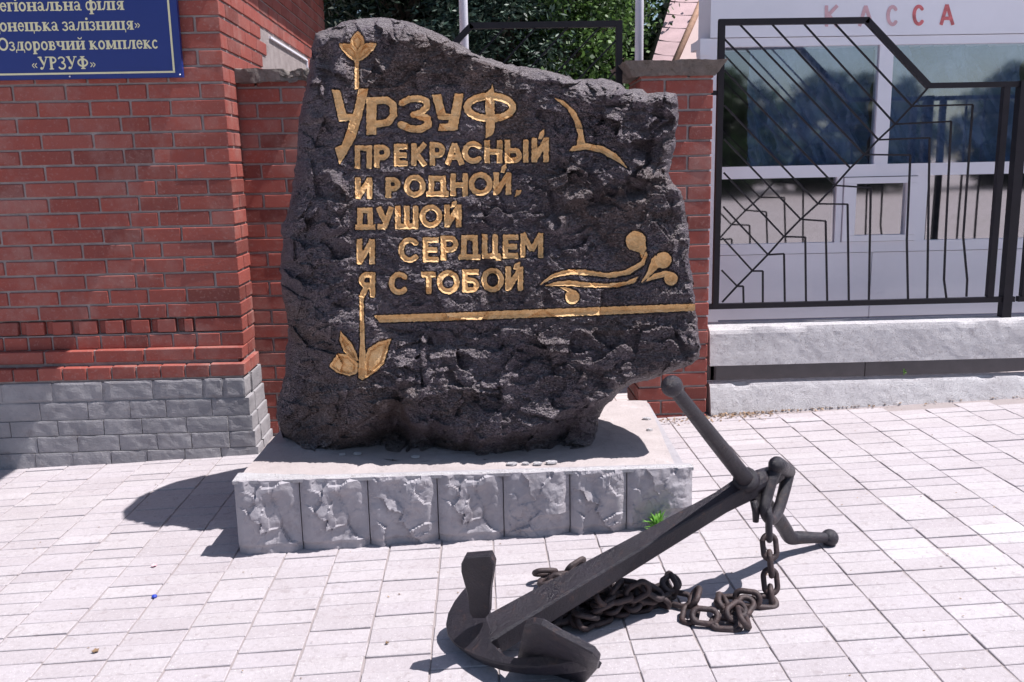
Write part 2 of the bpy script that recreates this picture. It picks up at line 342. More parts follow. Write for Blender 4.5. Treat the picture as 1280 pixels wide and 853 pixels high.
# kerb and concrete beam -------------------------------------------------
def rough_block(name, x0, x1, y0, y1, z0f, z1, m, nx, nz=8, ny=4, amp=.006, seed=1, chip=.012, kind=None, parent=None, label=None, cat=None, slope=0, batter=0):
    """long cast block: front, top and both ends gridded and worn; one closed skin"""
    V = []; Fs = []
    prof = [(y0, t) for t in np.linspace(0, 1, nz)]+[(y0+(y1-y0)*t, 1.) for t in np.linspace(0, 1, ny)[1:]]+[(y1, t) for t in np.linspace(1, 0, 3)[1:]]
    X = np.linspace(x0, x1, nx); n = len(prof)
    for x in X:
        zb = z0f(x) if callable(z0f) else z0f
        for (y, t) in prof: V.append([x, y, zb+(z1-zb)*t])
    V = np.array(V); V[:, 1] += np.where(V[:, 1] < y0+.0001, (np.array([p[1] for p in prof]*nx)-1)*batter, 0); s = 9; y0b = V[:, 1].copy()
    dn = vnoise(V[:, 0]*6, V[:, 2]*12, V[:, 1]*12, seed)*amp*.35+vnoise(V[:, 0]*25, V[:, 2]*30, V[:, 1]*30, seed+1)*amp*.6
    tt = np.array([p[1] for p in prof]*nx); yy = V[:, 1]
    edge = np.exp(-((1-tt)*(V[:, 2].max()-V[:, 2].min())/.02)**2)*np.exp(-((yy-y0)/.02)**2)
    ch = np.clip(vnoise(V[:, 0]*9, V[:, 0]*0, None, seed+5)-.1, 0, 1)*chip*3+.004
    front = (yy < y0+.001)
    V[:, 1] += np.where(front, dn, 0)+edge*ch*front; top = tt > .999
    V[:, 2] += np.where(top, dn*.6, 0)-edge*ch*.8*top+slope*(V[:, 0]-x0)
    Fs = [(i*n+j, i*n+(j+1) % n, (i+1)*n+(j+1) % n, (i+1)*n+j) for i in range(nx-1) for j in range(n)]
    Fs += [tuple(range(n-1, -1, -1)), tuple(range((nx-1)*n, nx*n))]
    Fs = [tuple(reversed(f)) for f in Fs]
    return mesh(name, V, Fs, m, False)
obj('kerb', rough_block('kerb', 1.262, 6.5, 5.075, 5.165, lambda x: gndz(x)-.05, .212, M['whitewash'], 460, 12, 4, .0035, 3, .007, batter=.062), kind='structure')
bmr = obj('concrete_beam', rough_block('concrete_beam', 1.262, 6.5, 5.10, 5.27, .316, .538, M['whitewash'], 460, 12, 5, .003, 11, .006, batter=.02),
    label='long whitewashed concrete beam lying under the black fence beside the brick pillar', cat='beam')
# ---------------------------------------------------------------- bricks
BC = .0806; ZT = 1.911
def brickmesh(lx, ly, m=None, lz=BC-.013, key=[{}]):
    k = (round(lx, 3), round(ly, 3), round(lz, 3), (m or M['brick']).name)
    if k not in key[0]: key[0][k] = chamfer_box(lx, ly, lz, .003, 'brick', m or M['brick'], .0012, len(key[0]))
    return key[0][k]
def put_brick(parent, x0, x1, y0, y1, z0, z1, name='brick', m=None):
    me = brickmesh(x1-x0, y1-y0, m, z1-z0)
    r = random.uniform
    return obj(name, me, parent, loc=((x0+x1)/2+r(-.001, .001), (y0+y1)/2+r(-.0015, .0015), (z0+z1)/2+r(-.001, .001)), rot=(r(-.006, .006), r(-.004, .004), r(-.006, .006)))
# pillars
def pillar(x0, x1, y0, depth, label, chipped):
    t = thing('brick_pillar', label, 'pillar', ((x0+x1)/2, y0+depth/2, gndz(x0)), 'brick gate pillars')
    mb = MB(); mb.box(x0+.008, x1-.008, y0+.008, y0+depth-.008, gndz(x0)-.05, 1.915); obj('mortar_core', mb.mesh('mortar_core', M['mortar']), t)
    for k in range(-1, 24):
        z1 = 1.915-BC*k-.006-BC; z0 = z1+.0; z1 = z0+BC-.012
        if z1 < gndz(x0): break
        sp = [x0, x0+.262, x1] if (k+1) % 2 == 0 else [x0, x0+.132, x1]
        if chipped: sp = [x0, x0+.12, x0+.39-.0] if (k+1) % 2 == 0 else [x0, x0+.25, x1]
        for a, b_ in zip(sp[:-1], sp[1:]): put_brick(t, a+(.006 if a > x0 else 0), b_-(.006 if b_ < x1 else 0), y0, y0+.12, z0, z1)
        # rear half and sides of the same course
        put_brick(t, x0, x0+.12, y0+.132, y0+.132+.245, z0, z1); put_brick(t, x1-.12, x1, y0+.132, y0+.132+.245, z0, z1)
    return t
pr = pillar(.842, 1.236, 5.04, .38, 'brick pillar right of the dark boulder under a weathered mossy concrete cap', False)
pl = pillar(-1.338, -.953, 5.14, .38, 'brick pillar between the brick building and the boulder, its concrete cap broken at one end', True)
def coping(parent, x0, x1, y0, y1, z0, z1, seed, bevel, chip=None):
    nx, nyy, nz = 44, 24, 7; V = []; Fs = []
    bm = bmesh.new(); bmesh.ops.create_cube(bm, size=1); bmesh.ops.subdivide_edges(bm, edges=bm.edges, cuts=26, use_grid_fill=True)
    for v in bm.verts:
        x = (v.co.x+.5)*(x1-x0)+x0; y = (v.co.y+.5)*(y1-y0)+y0; t = v.co.z+.5; z = z0+t*(z1-z0)
        k = (1-t)*bevel; cx, cy = (x0+x1)/2, (y0+y1)/2
        x = cx+(x-cx)*(1-k/(x1-x0)*2); y = cy+(y-cy)*(1-k/(y1-y0)*2)
        v.co = (x, y, z)
    P = np.array([v.co[:] for v in bm.verts]); 
    nn = np.stack([vnoise(P[:, 0]*s+9*i, P[:, 1]*s, P[:, 2]*s, seed+i)*a for i in range(3) for s, a in ((14, .006),)], 1)+np.stack([vnoise(P[:, 0]*45+9*i, P[:, 1]*45, P[:, 2]*45, seed+i)*.004 for i in range(3)], 1)
    if chip:
        f = np.clip((P[:, 0]-chip)/.02, 0, 1)*(1-np.clip((P[:, 1]-y0-.12)/.05, 0, 1)); nn += np.stack([facets(P[:, 0]*30, P[:, 2]*30+P[:, 1]*20, 3+i)*.011*f for i in range(3)], 1); nn[:, 1] += f*.02; nn[:, 2] -= f*.012*(P[:, 2] > (z0+z1)/2)
    for v, d in zip(bm.verts, nn): v.co += Vector(d)
    me = D.meshes.new('coping'); bm.to_mesh(me); bm.free(); me.materials.append(M['coping']); return obj('coping', me, parent)
coping(pr, .748, 1.296, 4.97, 5.49, 1.918, 1.996, 5, .05)
coping(pl, -1.362, -.935, 5.10, 5.56, 1.930, 1.997, 8, .004, chip=-1.07)
# building ---------------------------------------------------------------
XC = -1.316; YF = 4.88; YE = 8.3
bld = thing('brick_building', 'red brick building with grey painted plinth and blue sign, left of the boulder', 'building', (-2.2, 5.5, -.06))
mb = MB(); mb.box(-6, XC-.008, YF+.008, YE, -.25, .622); mb.box(-6, XC-.008, YF+.008, YE, .706, 3.0); mb.box(-6, XC-.008, YF+.03, YE-.01, .622, .706); mb.box(-6, -1.345, 4.848, YF+.02, .3, .541); mb.box(-6, -1.315, 4.806, YF+.02, .38, .455)
wall = obj('wall', mb.mesh('wall', M['mortar']), bld)
mb = MB(); mb.box(-6, -1.312, 4.797, YF+.3, -.25, .379); obj('plinth_bed', mb.mesh('plinth_bed', M['grey']), bld)
XL = -3.05; bricks = []
for k in range(-14, 17):            # front courses, k=0 has its top at z=1.911; they end on the header course above the ledges
    z1 = ZT-BC*k-.006; z0 = z1-BC+.012
    sp = [XC]
    if k == 16: lens = [.127]*20
    elif k == 15: lens = [.25]+[.13]*20
    elif k % 2 == 0: lens = [.131, .266, .148, .262]+[.262]*8
    else: lens = [.286, .203, .203, .262]+[.262]*8
    if k == 15:                      # dog-tooth course: every second brick set back
        x = XC
        put = [(x-.25, x, 0)]; x -= .262
        put.append((x-.045, x, 0)); x -= .05
        for q in range(12):
            put.append((x-.036, x-.002, .022)); x -= .038
            put.append((x-.098, x-.004, 0)); x -= .1
        for a, c_, dy in put:
            if c_ > XL: bricks.append((0, a, c_, YF+dy, YF+dy+.11, z0, z1, z1))
        continue
    x = XC
    for L in lens:
        a = x-L+.012
        if a < XL-.2: break
        if z1 > 2.45: pass
        bricks.append((0 if z0 < 2.42 and x > -2.66 else 2, a, x, YF, YF+(.25 if x == XC and k % 2 == 0 else .12), z0, z1, z1)); x -= L
# projecting ledges
x = XC+.002
for L in [.262]*6: bricks.append((0, x-L+.012, x, 4.835, 4.95, .482, .5445, 1)); x -= L
bricks += [(1, XC-.11, XC+.001, 4.962, 5.12, .482, .5445, 0), (1, -1.41, -1.30, 4.942, 5.12, .397, .463, 0)]
x = -1.30
for L in [.19]+[.128]*12: bricks.append((0, x-L+.01, x, 4.795, 4.93, .397, .463, 1)); x -= L
# side face, bricks seen end on above the pillar cap
for k in range(-14, 25):
    z1 = ZT-BC*k-.006; z0 = z1-BC+.012
    y = YF+(.132 if k % 2 else .262) if k != 15 else YF+.132
    if k < 1:
        while y < YE-.05:
            y1 = min(y+.252, YE)
            inwin = y1 > 6.05 and y < 7.34 and z0 < 2.29 and z1 > 1.3
            if not inwin: bricks.append((1 if z0 < 3.0 and 1.9 < z1 and y < 6.6 and z0 < 2.6 else 2, XC-.12, XC, y, y1, z0, z1, 0))
            y += .264
    elif z0 > .47: 
        put_y = y; bricks.append((2, XC-.12, XC, y, y+.25, z0, z1, 0))
cnt = 0; late = MB(); bricks.sort(key=lambda q: q[0])
for (pri, a, c_, y0, y1, z0, z1, _) in bricks:
    if z1 > 3.0: continue
    if a < -1.2 and pri < 2 and cnt < 262: put_brick(bld, a, c_, y0, y1, z0, z1); cnt += 1
    else:
        me = brickmesh(c_-a, y1-y0, M['brick'], z1-z0); late.add([v.co+Vector(((a+c_)/2, (y0+y1)/2, (z0+z1)/2)) for v in me.vertices], [tuple(p.vertices) for p in me.polygons])
obj('far_bricks', late.mesh('far_bricks', M['brick_isl']), bld, kind='stuff')
# header ends turning the corner on the odd courses are the stretcher bricks of the side face
# grey painted plinth blocks: lumpy, smeared with paint
def lumpy(lx, ly, lz, seed, name='plinth_block', m=None, amp=.004, cuts=7):
    bm = bmesh.new(); bmesh.ops.create_cube(bm, size=1); bmesh.ops.subdivide_edges(bm, edges=bm.edges, cuts=cuts, use_grid_fill=True)
    P = np.array([v.co[:] for v in bm.verts])*np.array([lx, ly, lz]); q = np.abs(P)/np.array([lx, ly, lz])*2
    P -= np.sign(P)*(np.sort(q, 1)[:, 1:2] > .98)*(.003 if seed < 10 else .0015)
    for s, a in ((14, amp), (40, amp*.6)): P += np.stack([vnoise(P[:, 0]*s+seed*3.1, P[:, 1]*s+i*7, P[:, 2]*s, seed+i)*a for i in range(3)], 1)*np.array([.4, 1, .4])
    for v, p in zip(bm.verts, P): v.co = p
    me = D.meshes.new(name); bm.to_mesh(me); bm.free(); me.materials.append(m or M['grey']); return me
zs = [.392, .278, .180, .095, .006, -.12]
offs = [[.118, .108, .262, .262, .262, .262, .262], [.20, .24, .19, .22, .25, .25, .25, .2], [.13, .22, .235, .2, .24, .25, .25, .2], [.14, .2, .18, .2, .22, .21, .25, .2], [.2, .19, .2, .19, .2, .2, .2, .2, .2]]
for k in range(5):
    x = -1.298+.01*k; gap = .011 if k == 0 else .0008
    for i, L in enumerate(offs[k]):
        if x < -3: break
        dy = .0 if k == 0 else .004
        me = lumpy(L-gap, .13, zs[k]-zs[k+1]-gap, 10*k+i, amp=.003 if k == 0 else .0028)
        obj('plinth_block', me, bld, loc=(x-L/2, 4.79+.065+dy-(.004*k if i else .002*k), (zs[k]+zs[k+1])/2)); x -= L
    me = lumpy(.12, .25, zs[k]-zs[k+1]-gap, 90+k); obj('plinth_block', me, bld, loc=(-1.358+.01*k, 5.055, (zs[k]+zs[k+1])/2))
# side window opening with a pale board, and its rusty groove
mb = MB(); mb.box(XC-.05, XC-.015, 6.06, 7.33, 1.4, 2.285); obj('window_board', mb.mesh('window_board', M['winpanel']), bld)
mb = MB(); mb.box(XC-.02, XC+.006, 6.05, 7.34, 2.278, 2.290); mb.box(XC-.02, XC+.004, 7.32, 7.345, 1.4, 2.278); obj('window_flashing', mb.mesh('window_flashing', M['white']), bld)
mb = MB(); mb.box(-6.2, -1.02, 4.24, YE+.25, 3.02, 3.14); obj('roof_eave', mb.mesh('roof_eave', M['roofplane']), bld)
# blue sign -------------------------------------------------------------
# ---------------------------------------------------------------- lettering engine: signed distance + marching squares
def seg_d(X, Y, x0, y0, x1, y1, w, flat=True):
    dx, dy = x1-x0, y1-y0; L = math.hypot(dx, dy) or 1e-6; tx, ty = dx/L, dy/L
    a = (X-x0)*tx+(Y-y0)*ty; b_ = -(X-x0)*ty+(Y-y0)*tx
    if flat:
        qx = np.abs(a-L/2)-L/2; qy = np.abs(b_)-w/2
        return np.hypot(np.maximum(qx, 0), np.maximum(qy, 0))+np.minimum(np.maximum(qx, qy), 0)
    t = np.clip(a, 0, L); return np.hypot(a-t, b_)-w/2
def poly_d(X, Y, P):
    P = np.asarray(P, float); d = np.full(X.shape, 9e9); ins = np.zeros(X.shape, bool); n = len(P)
    for i in range(n):
        x0, y0 = P[i]; x1, y1 = P[(i+1) % n]; ex, ey = x1-x0, y1-y0; L = ex*ex+ey*ey+1e-12
        t = np.clip(((X-x0)*ex+(Y-y0)*ey)/L, 0, 1); d = np.minimum(d, np.hypot(X-x0-t*ex, Y-y0-t*ey))
        c_ = (y0 > Y) != (y1 > Y)
        with np.errstate(divide='ignore', invalid='ignore'): ins ^= c_ & (X < ex*(Y-y0)/(ey if ey else 1e-12)+x0)
    return np.where(ins, -d, d)
def ring_d(X, Y, cx, cy, rx, ry, w, a0=0, a1=360):
    d = np.full(X.shape, 9e9); n = max(6, int(abs(a1-a0)/15)); pr_ = None
    for i in range(n+1):
        t = math.radians(a0+(a1-a0)*i/n); p = (cx+rx*math.cos(t), cy-ry*math.sin(t))
        if pr_: d = np.minimum(d, seg_d(X, Y, *pr_, *p, w, False))
        pr_ = p
    return d
def sdf(prims, X, Y):
    d = np.full(X.shape, 9e9)
    for p in prims:
        k = p[0]
        if k == 'L': q = seg_d(X, Y, *p[1:6])
        elif k == 'C': q = seg_d(X, Y, *p[1:6], False)
        elif k == 'P': q = poly_d(X, Y, p[1])
        elif k == 'R': q = ring_d(X, Y, *p[1:])
        elif k == 'D': q = np.hypot(X-p[1], Y-p[2])-p[3]
        d = np.minimum(d, q)
    return d
def bbox(prims):
    xs, ys = [], []
    for p in prims:
        k = p[0]
        if k in 'LC': m = p[5]/2; xs += [p[1]-m, p[3]-m, p[1]+m, p[3]+m]; ys += [p[2]-m, p[4]-m, p[2]+m, p[4]+m]
        elif k == 'P': xs += [q[0] for q in p[1]]; ys += [q[1] for q in p[1]]
        elif k == 'R': m = p[5]; xs += [p[1]-p[3]-m, p[1]+p[3]+m]; ys += [p[2]-p[4]-m, p[2]+p[4]+m]
        elif k == 'D': xs += [p[1]-p[3], p[1]+p[3]]; ys += [p[2]-p[3], p[2]+p[3]]
    return min(xs), min(ys), max(xs), max(ys)
def march(prims, st, grow=0, rough=0):
    x0, y0, x1, y1 = bbox(prims); gx_ = np.arange(x0-st*1.3, x1+st*2.3, st); gy_ = np.arange(y0-st*1.3, y1+st*2.3, st)
    X, Y = np.meshgrid(gx_, gy_); Dd = sdf(prims, X, Y)+grow+(vnoise(X/2.3, Y/2.3, None, 17)*rough if rough else 0); ins = Dd < 0
    V = []; dep = []; Fs = []; key = {}
    def vert(kk, x, y, d):
        if kk not in key: key[kk] = len(V); V.append((x, y)); dep.append(d)
        return key[kk]
    any_ = ins[:-1, :-1] | ins[1:, :-1] | ins[:-1, 1:] | ins[1:, 1:]
    for j, i in zip(*np.nonzero(any_)):
        cs = [(j, i), (j, i+1), (j+1, i+1), (j+1, i)]; f = []
        for q in range(4):
            a, c_ = cs[q], cs[(q+1) % 4]
            if ins[a]: f.append(vert(a, gx_[a[1]], gy_[a[0]], Dd[a]))
            if ins[a] != ins[c_]:
                t = Dd[a]/(Dd[a]-Dd[c_]); kk = (min(a, c_), max(a, c_))
                f.append(vert(kk, gx_[a[1]]+(gx_[c_[1]]-gx_[a[1]])*t, gy_[a[0]]+(gy_[c_[0]]-gy_[a[0]])*t, 0.))
        if len(f) >= 3: Fs.append(tuple(f))
    return V, dep, Fs
# block capitals (stone, kiosk): box is x0,x1,ytop,ybottom in picture rows, stroke w
def block(ch, x0, x1, yt, yb, w):
    a, b_, t, o = x0+w/2, x1-w/2, yt+w/2, yb-w/2; mx_, my = (a+b_)/2, (t+o)/2; L = lambda *q: ('L',)+q+(w,)
    X = lambda f: a+(b_-a)*f
    Y = lambda f: o+(t-o)*f
    stem = lambda x: L(x, yt, x, yb)
    if ch == 'П': return [stem(a), stem(b_), L(x0, t, x1, t)]
    if ch == 'Р': r = (o-t)*.29; return [stem(a), L(a, t, b_-r, t), L(a, t+2*r, b_-r, t+2*r), ('R', b_-r, t+r, r, r, w, -90, 90)]
    if ch == 'Е': return [stem(a), L(x0, t, x1, t), L(x0, my, x1-w*.25, my), L(x0, o, x1, o)]
    if ch == 'К': return [stem(a), L(a, my+w*.3, b_, yt, ), L(a+(b_-a)*.3, my, b_, yb)]
    if ch == 'А': return [L(a-w*.2, yb, mx_, t-w*.3), L(mx_, t-w*.3, b_+w*.2, yb), L(X(.2), Y(.28), X(.8), Y(.28))]
    if ch == 'С': return [('R', mx_, my, (b_-a)/2, (o-t)/2, w, 45, 315)]
    if ch == 'Н': return [stem(a), stem(b_), L(a, my, b_, my)]
    if ch == 'Ь': r = (o-t)*.27; return [stem(a), L(a, o, b_-r, o), L(a, o-2*r, b_-r, o-2*r), ('R', b_-r, o-r, r, r, w, -90, 90)]
    if ch == 'I': return [L(mx_, yt, mx_, yb)]
    if ch in 'ИЙ': return [stem(a), stem(b_), L(a, yb-w*.3, b_, yt+w*.3)]
    if ch == 'О': return [('R', mx_, my, (b_-a)/2, (o-t)/2, w, 0, 360)]
    if ch == 'Д': return [L(X(.16), yt, X(.10), yb-w*.6), L(X(.84), yt, X(.90), yb-w*.6), L(X(.12)-w/2, t, X(.84)+w/2, t), L(x0-w*.1, o, x1+w*.1, o)]
    if ch == 'У': return [L(a, yt, mx_, Y(.35)), L(b_, yt, X(.45), yb-w*.3), L(mx_, Y(.35), X(.75), Y(.35)), L(x0+w*.3, o, X(.55), o)]
    if ch == 'Ш': return [stem(a), stem(mx_), stem(b_), L(x0, o, x1, o)]
    if ch == 'Ц': return [stem(a), L(X(.78), yt, X(.78), yb), L(x0, o, x1, o), L(b_+w*.1, o, b_+w*.1, yb+w*.35)]
    if ch == 'М': return [stem(a), stem(b_), L(a, yt, mx_, Y(.25)), L(mx_, Y(.25), b_, yt)]
    if ch == 'Я': r = (o-t)*.27; return [stem(b_), L(b_, t, a+r, t), L(b_, t+2*r, a+r, t+2*r), ('R', a+r, t+r, r, r, w, 90, 270), L(mx_, t+2*r, a, yb)]
    if ch == 'Т': return [stem(mx_), L(x0, t, x1, t)]
    if ch == 'Б': r = (o-t)*.27; return [stem(a), L(x0, t, x1-w*.1, t), L(a, o, b_-r, o), L(a, o-2*r, b_-r, o-2*r), ('R', b_-r, o-r, r, r, w, -90, 90)]
    if ch == '´': return [('P', [(x0, yb), (x0+.3*(x1-x0), yt+.3*(yb-yt)), (x1, yt), (x1, yt+.5*(yb-yt)), (x0+.6*(x1-x0), yb)])]
    if ch == ',': return [('P', [(x0+.3*(x1-x0), yt), (x1, yt), (x1-.1*(x1-x0), yt+.45*(yb-yt)), (x0, yb), (x0+.2*(x1-x0), yt+.6*(yb-yt))])]
STONE = []      # (name, prims, step, width)
W7 = 6.8
def line_(items, w=W7):
    for ch, x0, x1, yt, yb in items: STONE.append(('letter', block(ch, x0, x1, yt, yb, w if ch != 'М' else w*.9), .85))
line_([('П', 443.4, 465, 182, 211), ('Р', 467.5, 487.5, 181, 210), ('Е', 492.5, 510, 180, 208), ('К', 514, 535, 179.5, 207.5), ('Р', 537, 556.5, 178, 207), ('А', 557, 579.5, 178, 206),
       ('С', 578, 605, 176.5, 205), ('Н', 605.5, 628, 175.5, 204), ('Ь', 631, 652.5, 175, 204), ('I', 653.5, 661, 174.5, 203.5), ('Й', 664.5, 686, 172.5, 203), ('´', 672.5, 680.5, 161.5, 174)])
line_([('И', 444, 465.5, 222, 249), ('Р', 482, 500.5, 221.6, 247.5), ('О', 505, 532, 218.5, 247), ('Д', 533.5, 560, 220, 246), ('Н', 563, 585, 217, 245.5), ('О', 586, 615.5, 215.5, 245),
       ('Й', 617, 639, 216, 243.5), ('´', 625.5, 633, 204, 216), (',', 642.5, 651.5, 238, 247.5)])
line_([('Д', 444.5, 468.5, 260, 287.5), ('У', 469.5, 493, 259, 287), ('Ш', 494, 523, 257.5, 286.5), ('О', 524.5, 553, 256, 285), ('Й', 555.5, 577, 256, 284.5), ('´', 563, 571, 250, 259.5)])
line_([('И', 446, 468.5, 299, 330.5), ('С', 498, 526, 297, 328.5), ('Е', 528.5, 548.5, 297, 328), ('Р', 551, 573, 295, 326), ('Д', 574, 600, 294, 325), ('Ц', 602.5, 626, 293, 323.5), ('Е', 628.5, 648, 293.5, 323.5), ('М', 650.5, 679, 292, 322.5)])
line_([('Я', 448.5, 469, 340.6, 372), ('С', 486, 512, 340, 369), ('Т', 527, 545, 340, 368), ('О', 546, 574.5, 338, 368), ('Б', 578, 599, 337, 366), ('О', 601.5, 630, 335, 365.5), ('Й', 632, 654, 333.5, 363.5), ('´', 641, 650, 327, 337)])
r3 = lambda pts: [(340+x/3.79, y/3.79) for x, y in pts]
r4 = lambda pts: [(600+x/3.79, y/3.79) for x, y in pts]
r8 = lambda pts: [(600+x/3.79, 200+y/3.79) for x, y in pts]
rb = lambda pts: [(260+x/3.344, 380+y/3.344) for x, y in pts]
STONE.append(('letter', [('P', r3([(283, 425), (322, 428), (352, 540), (385, 540), (412, 420), (458, 420), (425, 555), (395, 655), (350, 735), (320, 780), (298, 702), (330, 688), (355, 622), (368, 572), (318, 577)]))], 1))
def CL(pts, w): return [('C',)+tuple(a)+tuple(c_)+(w,) for a, c_ in zip(pts[:-1], pts[1:])]
STONE.append(('letter', [('P', r3([(447, 462), (495, 462), (494, 640), (447, 640)]))]+CL(r3([(475, 480), (545, 475), (574, 500), (576, 545), (548, 582), (480, 590)]), 9), 1))
STONE.append(('letter', CL(r3([(615, 490), (650, 470), (700, 468), (733, 480), (733, 510), (705, 535), (670, 545)]), 8)+CL(r3([(690, 545), (735, 562), (742, 590), (710, 612), (660, 612), (612, 592)]), 9), 1))
STONE.append(('letter', [('P', r3([(758, 450), (800, 447), (822, 540), (848, 540), (866, 445), (908, 443), (878, 618), (785, 622), (795, 588), (836, 585), (838, 568), (788, 566)]))], 1))
STONE.append(('letter', [('R', 612.3, 134.5, 28.6, 14.0, 9, 0, 360), ('P', r4([(58, 398), (68, 445), (70, 610), (58, 640), (28, 655), (26, 440), (50, 425)]))], 1))
def leafp(a, b_, w, bend=0):
    a, b_ = Vector(a), Vector(b_); d = b_-a; nrm = Vector((-d.y, d.x)).normalized(); P = []
    for s_ in (1, -1):
        rr = [i/8 for i in range(9)] if s_ == 1 else [i/8 for i in range(7, 0, -1)]
        for t in rr: p = a+d*t+nrm*(s_*w*math.sin(math.pi*t)**.8+bend*math.sin(math.pi*t)); P.append((p.x, p.y))
    return ('P', P)
STONE.append(('petal', [leafp((447, 39), (446.5, 67), 8.5)], .8))
STONE.append(('petal', [leafp((424, 55), (447, 78), 7.5, -4)], .8)); STONE.append(('petal', [leafp((471, 54.5), (446, 78), 7.5, 4)], .8))
STONE.append(('stem', [('P', [(443.3, 77), (448.3, 77), (449, 111), (443.5, 112)])], .8))
STONE.append(('stem', [('P', [(449.5, 372), (454.3, 372), (455.5, 420), (458.5, 472), (453, 476), (447.5, 472), (450, 430)])], .9))
STONE.append(('leaf', [('P', rb([(555, 115), (600, 165), (622, 212), (630, 240), (598, 230), (567, 195), (550, 155)]))], .9))
STONE.append(('leaf', [('P', rb([(505, 262), (542, 208), (592, 212), (627, 248), (624, 290), (590, 302), (542, 290)]))], .9))
STONE.append(('leaf', [('P', rb([(766, 145), (748, 205), (735, 250), (700, 285), (658, 312), (655, 240), (668, 190), (712, 160)]))], .9))
STONE.append(('carved_line', [('P', [(467, 394.5), (560, 391.5), (700, 386), (869, 379.8), (868.5, 388.8), (700, 396), (560, 401), (475, 403.5)])], 1.2))
STONE.append(('carved_bird', [('P', r4([(330, 452), (400, 478), (455, 530), (485, 590), (500, 682), (455, 692), (462, 640), (445, 580), (410, 515)])), ('P', r4([(413, 722), (440, 690), (500, 678), (580, 690), (650, 728), (708, 806), (640, 765), (570, 725), (500, 712), (440, 718)]))], 1))
STONE.append(('carved_wave', [('P', r8([(268, 607), (300, 570), (350, 535), (420, 517), (500, 518), (600, 535), (690, 520), (760, 480), (785, 430), (798, 445), (780, 500), (710, 545), (620, 562), (520, 550), (430, 545), (350, 560)])),
    ('P', r8([(285, 602), (350, 578), (420, 568), (500, 578), (600, 585), (690, 575), (760, 545), (735, 585), (650, 606), (540, 608), (430, 600), (350, 600)]))], 1))
STONE.append(('carved_wave', [('D', 600+738/3.79, 200+385/3.79, 13.2), ('P', r8([(700, 425), (785, 380), (790, 420), (765, 478), (755, 440)]))], 1))
STONE.append(('carved_wave', [('D', 600+868/3.79, 200+475/3.79, 11), ('P', r8([(832, 445), (850, 510), (800, 560), (755, 592), (790, 530), (810, 470)]))], 1))
STONE.append(('carved_wave', [('D', 600+905/3.79, 200+563/3.79, 9), ('P', r8([(760, 590), (820, 540), (880, 522), (925, 535), (880, 555), (820, 570)]))], 1))
STONE.append(('carved_wave', [('D', 600+437/3.79, 200+650/3.79, 9.6), ('P', r8([(345, 600), (400, 600), (450, 615), (425, 635), (390, 612)]))], 1))
# ---------------------------------------------------------------- boulder
PZ = .272
OUT = [(394, 42, 3.95, 14), (408.6, 37, 3.97, 16), (427, 29, 3.98, 20), (445.5, 23, 3.98, 24), (472, 22, 3.98, 26), (498, 25, 3.98, 24), (519, 30, 3.97, 16), (535, 37, 3.96, 12), (551, 43.5, 3.95, 10), (564, 51.5, 3.95, 9),
 (580, 59, 3.95, 9), (593, 66, 3.95, 9), (604, 71, 3.95, 10), (620, 76.5, 3.95, 12), (640, 81, 3.95, 14), (655, 82, 3.95, 15), (671, 86, 3.95, 14), (692, 91, 3.94, 13), (711, 97, 3.93, 13), (727, 100, 3.93, 15), (748, 97.6, 3.93, 20), (763.6, 101, 3.92, 20),
 (777, 105.5, 3.92, 18), (782, 111, 3.92, 16), (803, 111, 3.9, 22), (810, 117, 3.9, 18), (821.6, 116, 3.88, 16), (835, 114, 3.86, 14), (844, 117, 3.84, 12), (848, 127, 3.82, 11), (847.5, 148, 3.8, 10), (845, 169, 3.8, 12), (845, 185, 3.8, 14),
 (839, 200.5, 3.82, 16), (836, 216, 3.82, 14), (840, 229, 3.8, 9), (853, 239.5, 3.74, 7), (856, 258, 3.7, 7), (858.6, 279, 3.7, 7), (862.5, 300, 3.7, 7), (861, 319, 3.7, 7), (864, 337, 3.7, 7), (866.5, 358, 3.68, 7), (869.7, 379.5, 3.68, 7), (872, 406, 3.66, 7),
 (872.5, 418, 3.66, 8), (876, 433, 3.64, 9), (874, 448, 3.66, 12), (865, 457, 3.7, 14), (847, 463, 3.74, 14), (829, 470, 3.78, 12), (814, 475, 3.8, 10), (799, 477, 3.82, 9), (790, 481, 3.84, 9), (775, 490, 3.86, 9), (766, 501.7, 3.9, 9), (757, 508, 3.92, 12), (750, 518, 3.95, 20),
 (748, 528.6, 3.97, 28), (745, 546.5, 0, 36), (739, 555.5, 0, 40), (709.5, 561.5, 0, 40), (673.6, 567.5, 0, 38), (635, 572, 0, 34), (599, 575, 0, 32), (560, 576, 0, 32), (514, 576, 0, 34), (481, 574, 0, 40), (463, 562, 0, 30), (439, 559.5, 0, 24), (415.5, 564, 0, 24), (394.6, 564, 0, 24),
 (379.6, 559.5, 0, 24), (361.7, 549, 0, 22), (349.7, 535.5, 4.02, 20), (344.6, 520.5, 4.02, 20), (345, 505.6, 4.02, 20), (351, 487.7, 4.0, 18), (355.7, 469.7, 4.0, 20), (357, 446, 4.0, 24), (360, 422, 4.0, 28), (358.7, 398, 4.0, 28), (356, 380, 3.98, 28), (350.5, 358, 3.96, 26), (350, 332, 3.95, 26),
 (353, 305.5, 3.95, 26), (352, 282, 3.95, 26), (360, 260.7, 3.95, 24), (365, 239.6, 3.95, 22), (367.7, 221, 3.95, 20), (370, 200, 3.95, 20), (371.7, 171.5, 3.95, 20), (374, 145, 3.96, 18), (379.6, 118.7, 3.97, 14), (383.5, 108, 3.97, 12), (386, 87, 3.97, 12), (390, 60.7, 3.96, 12)]
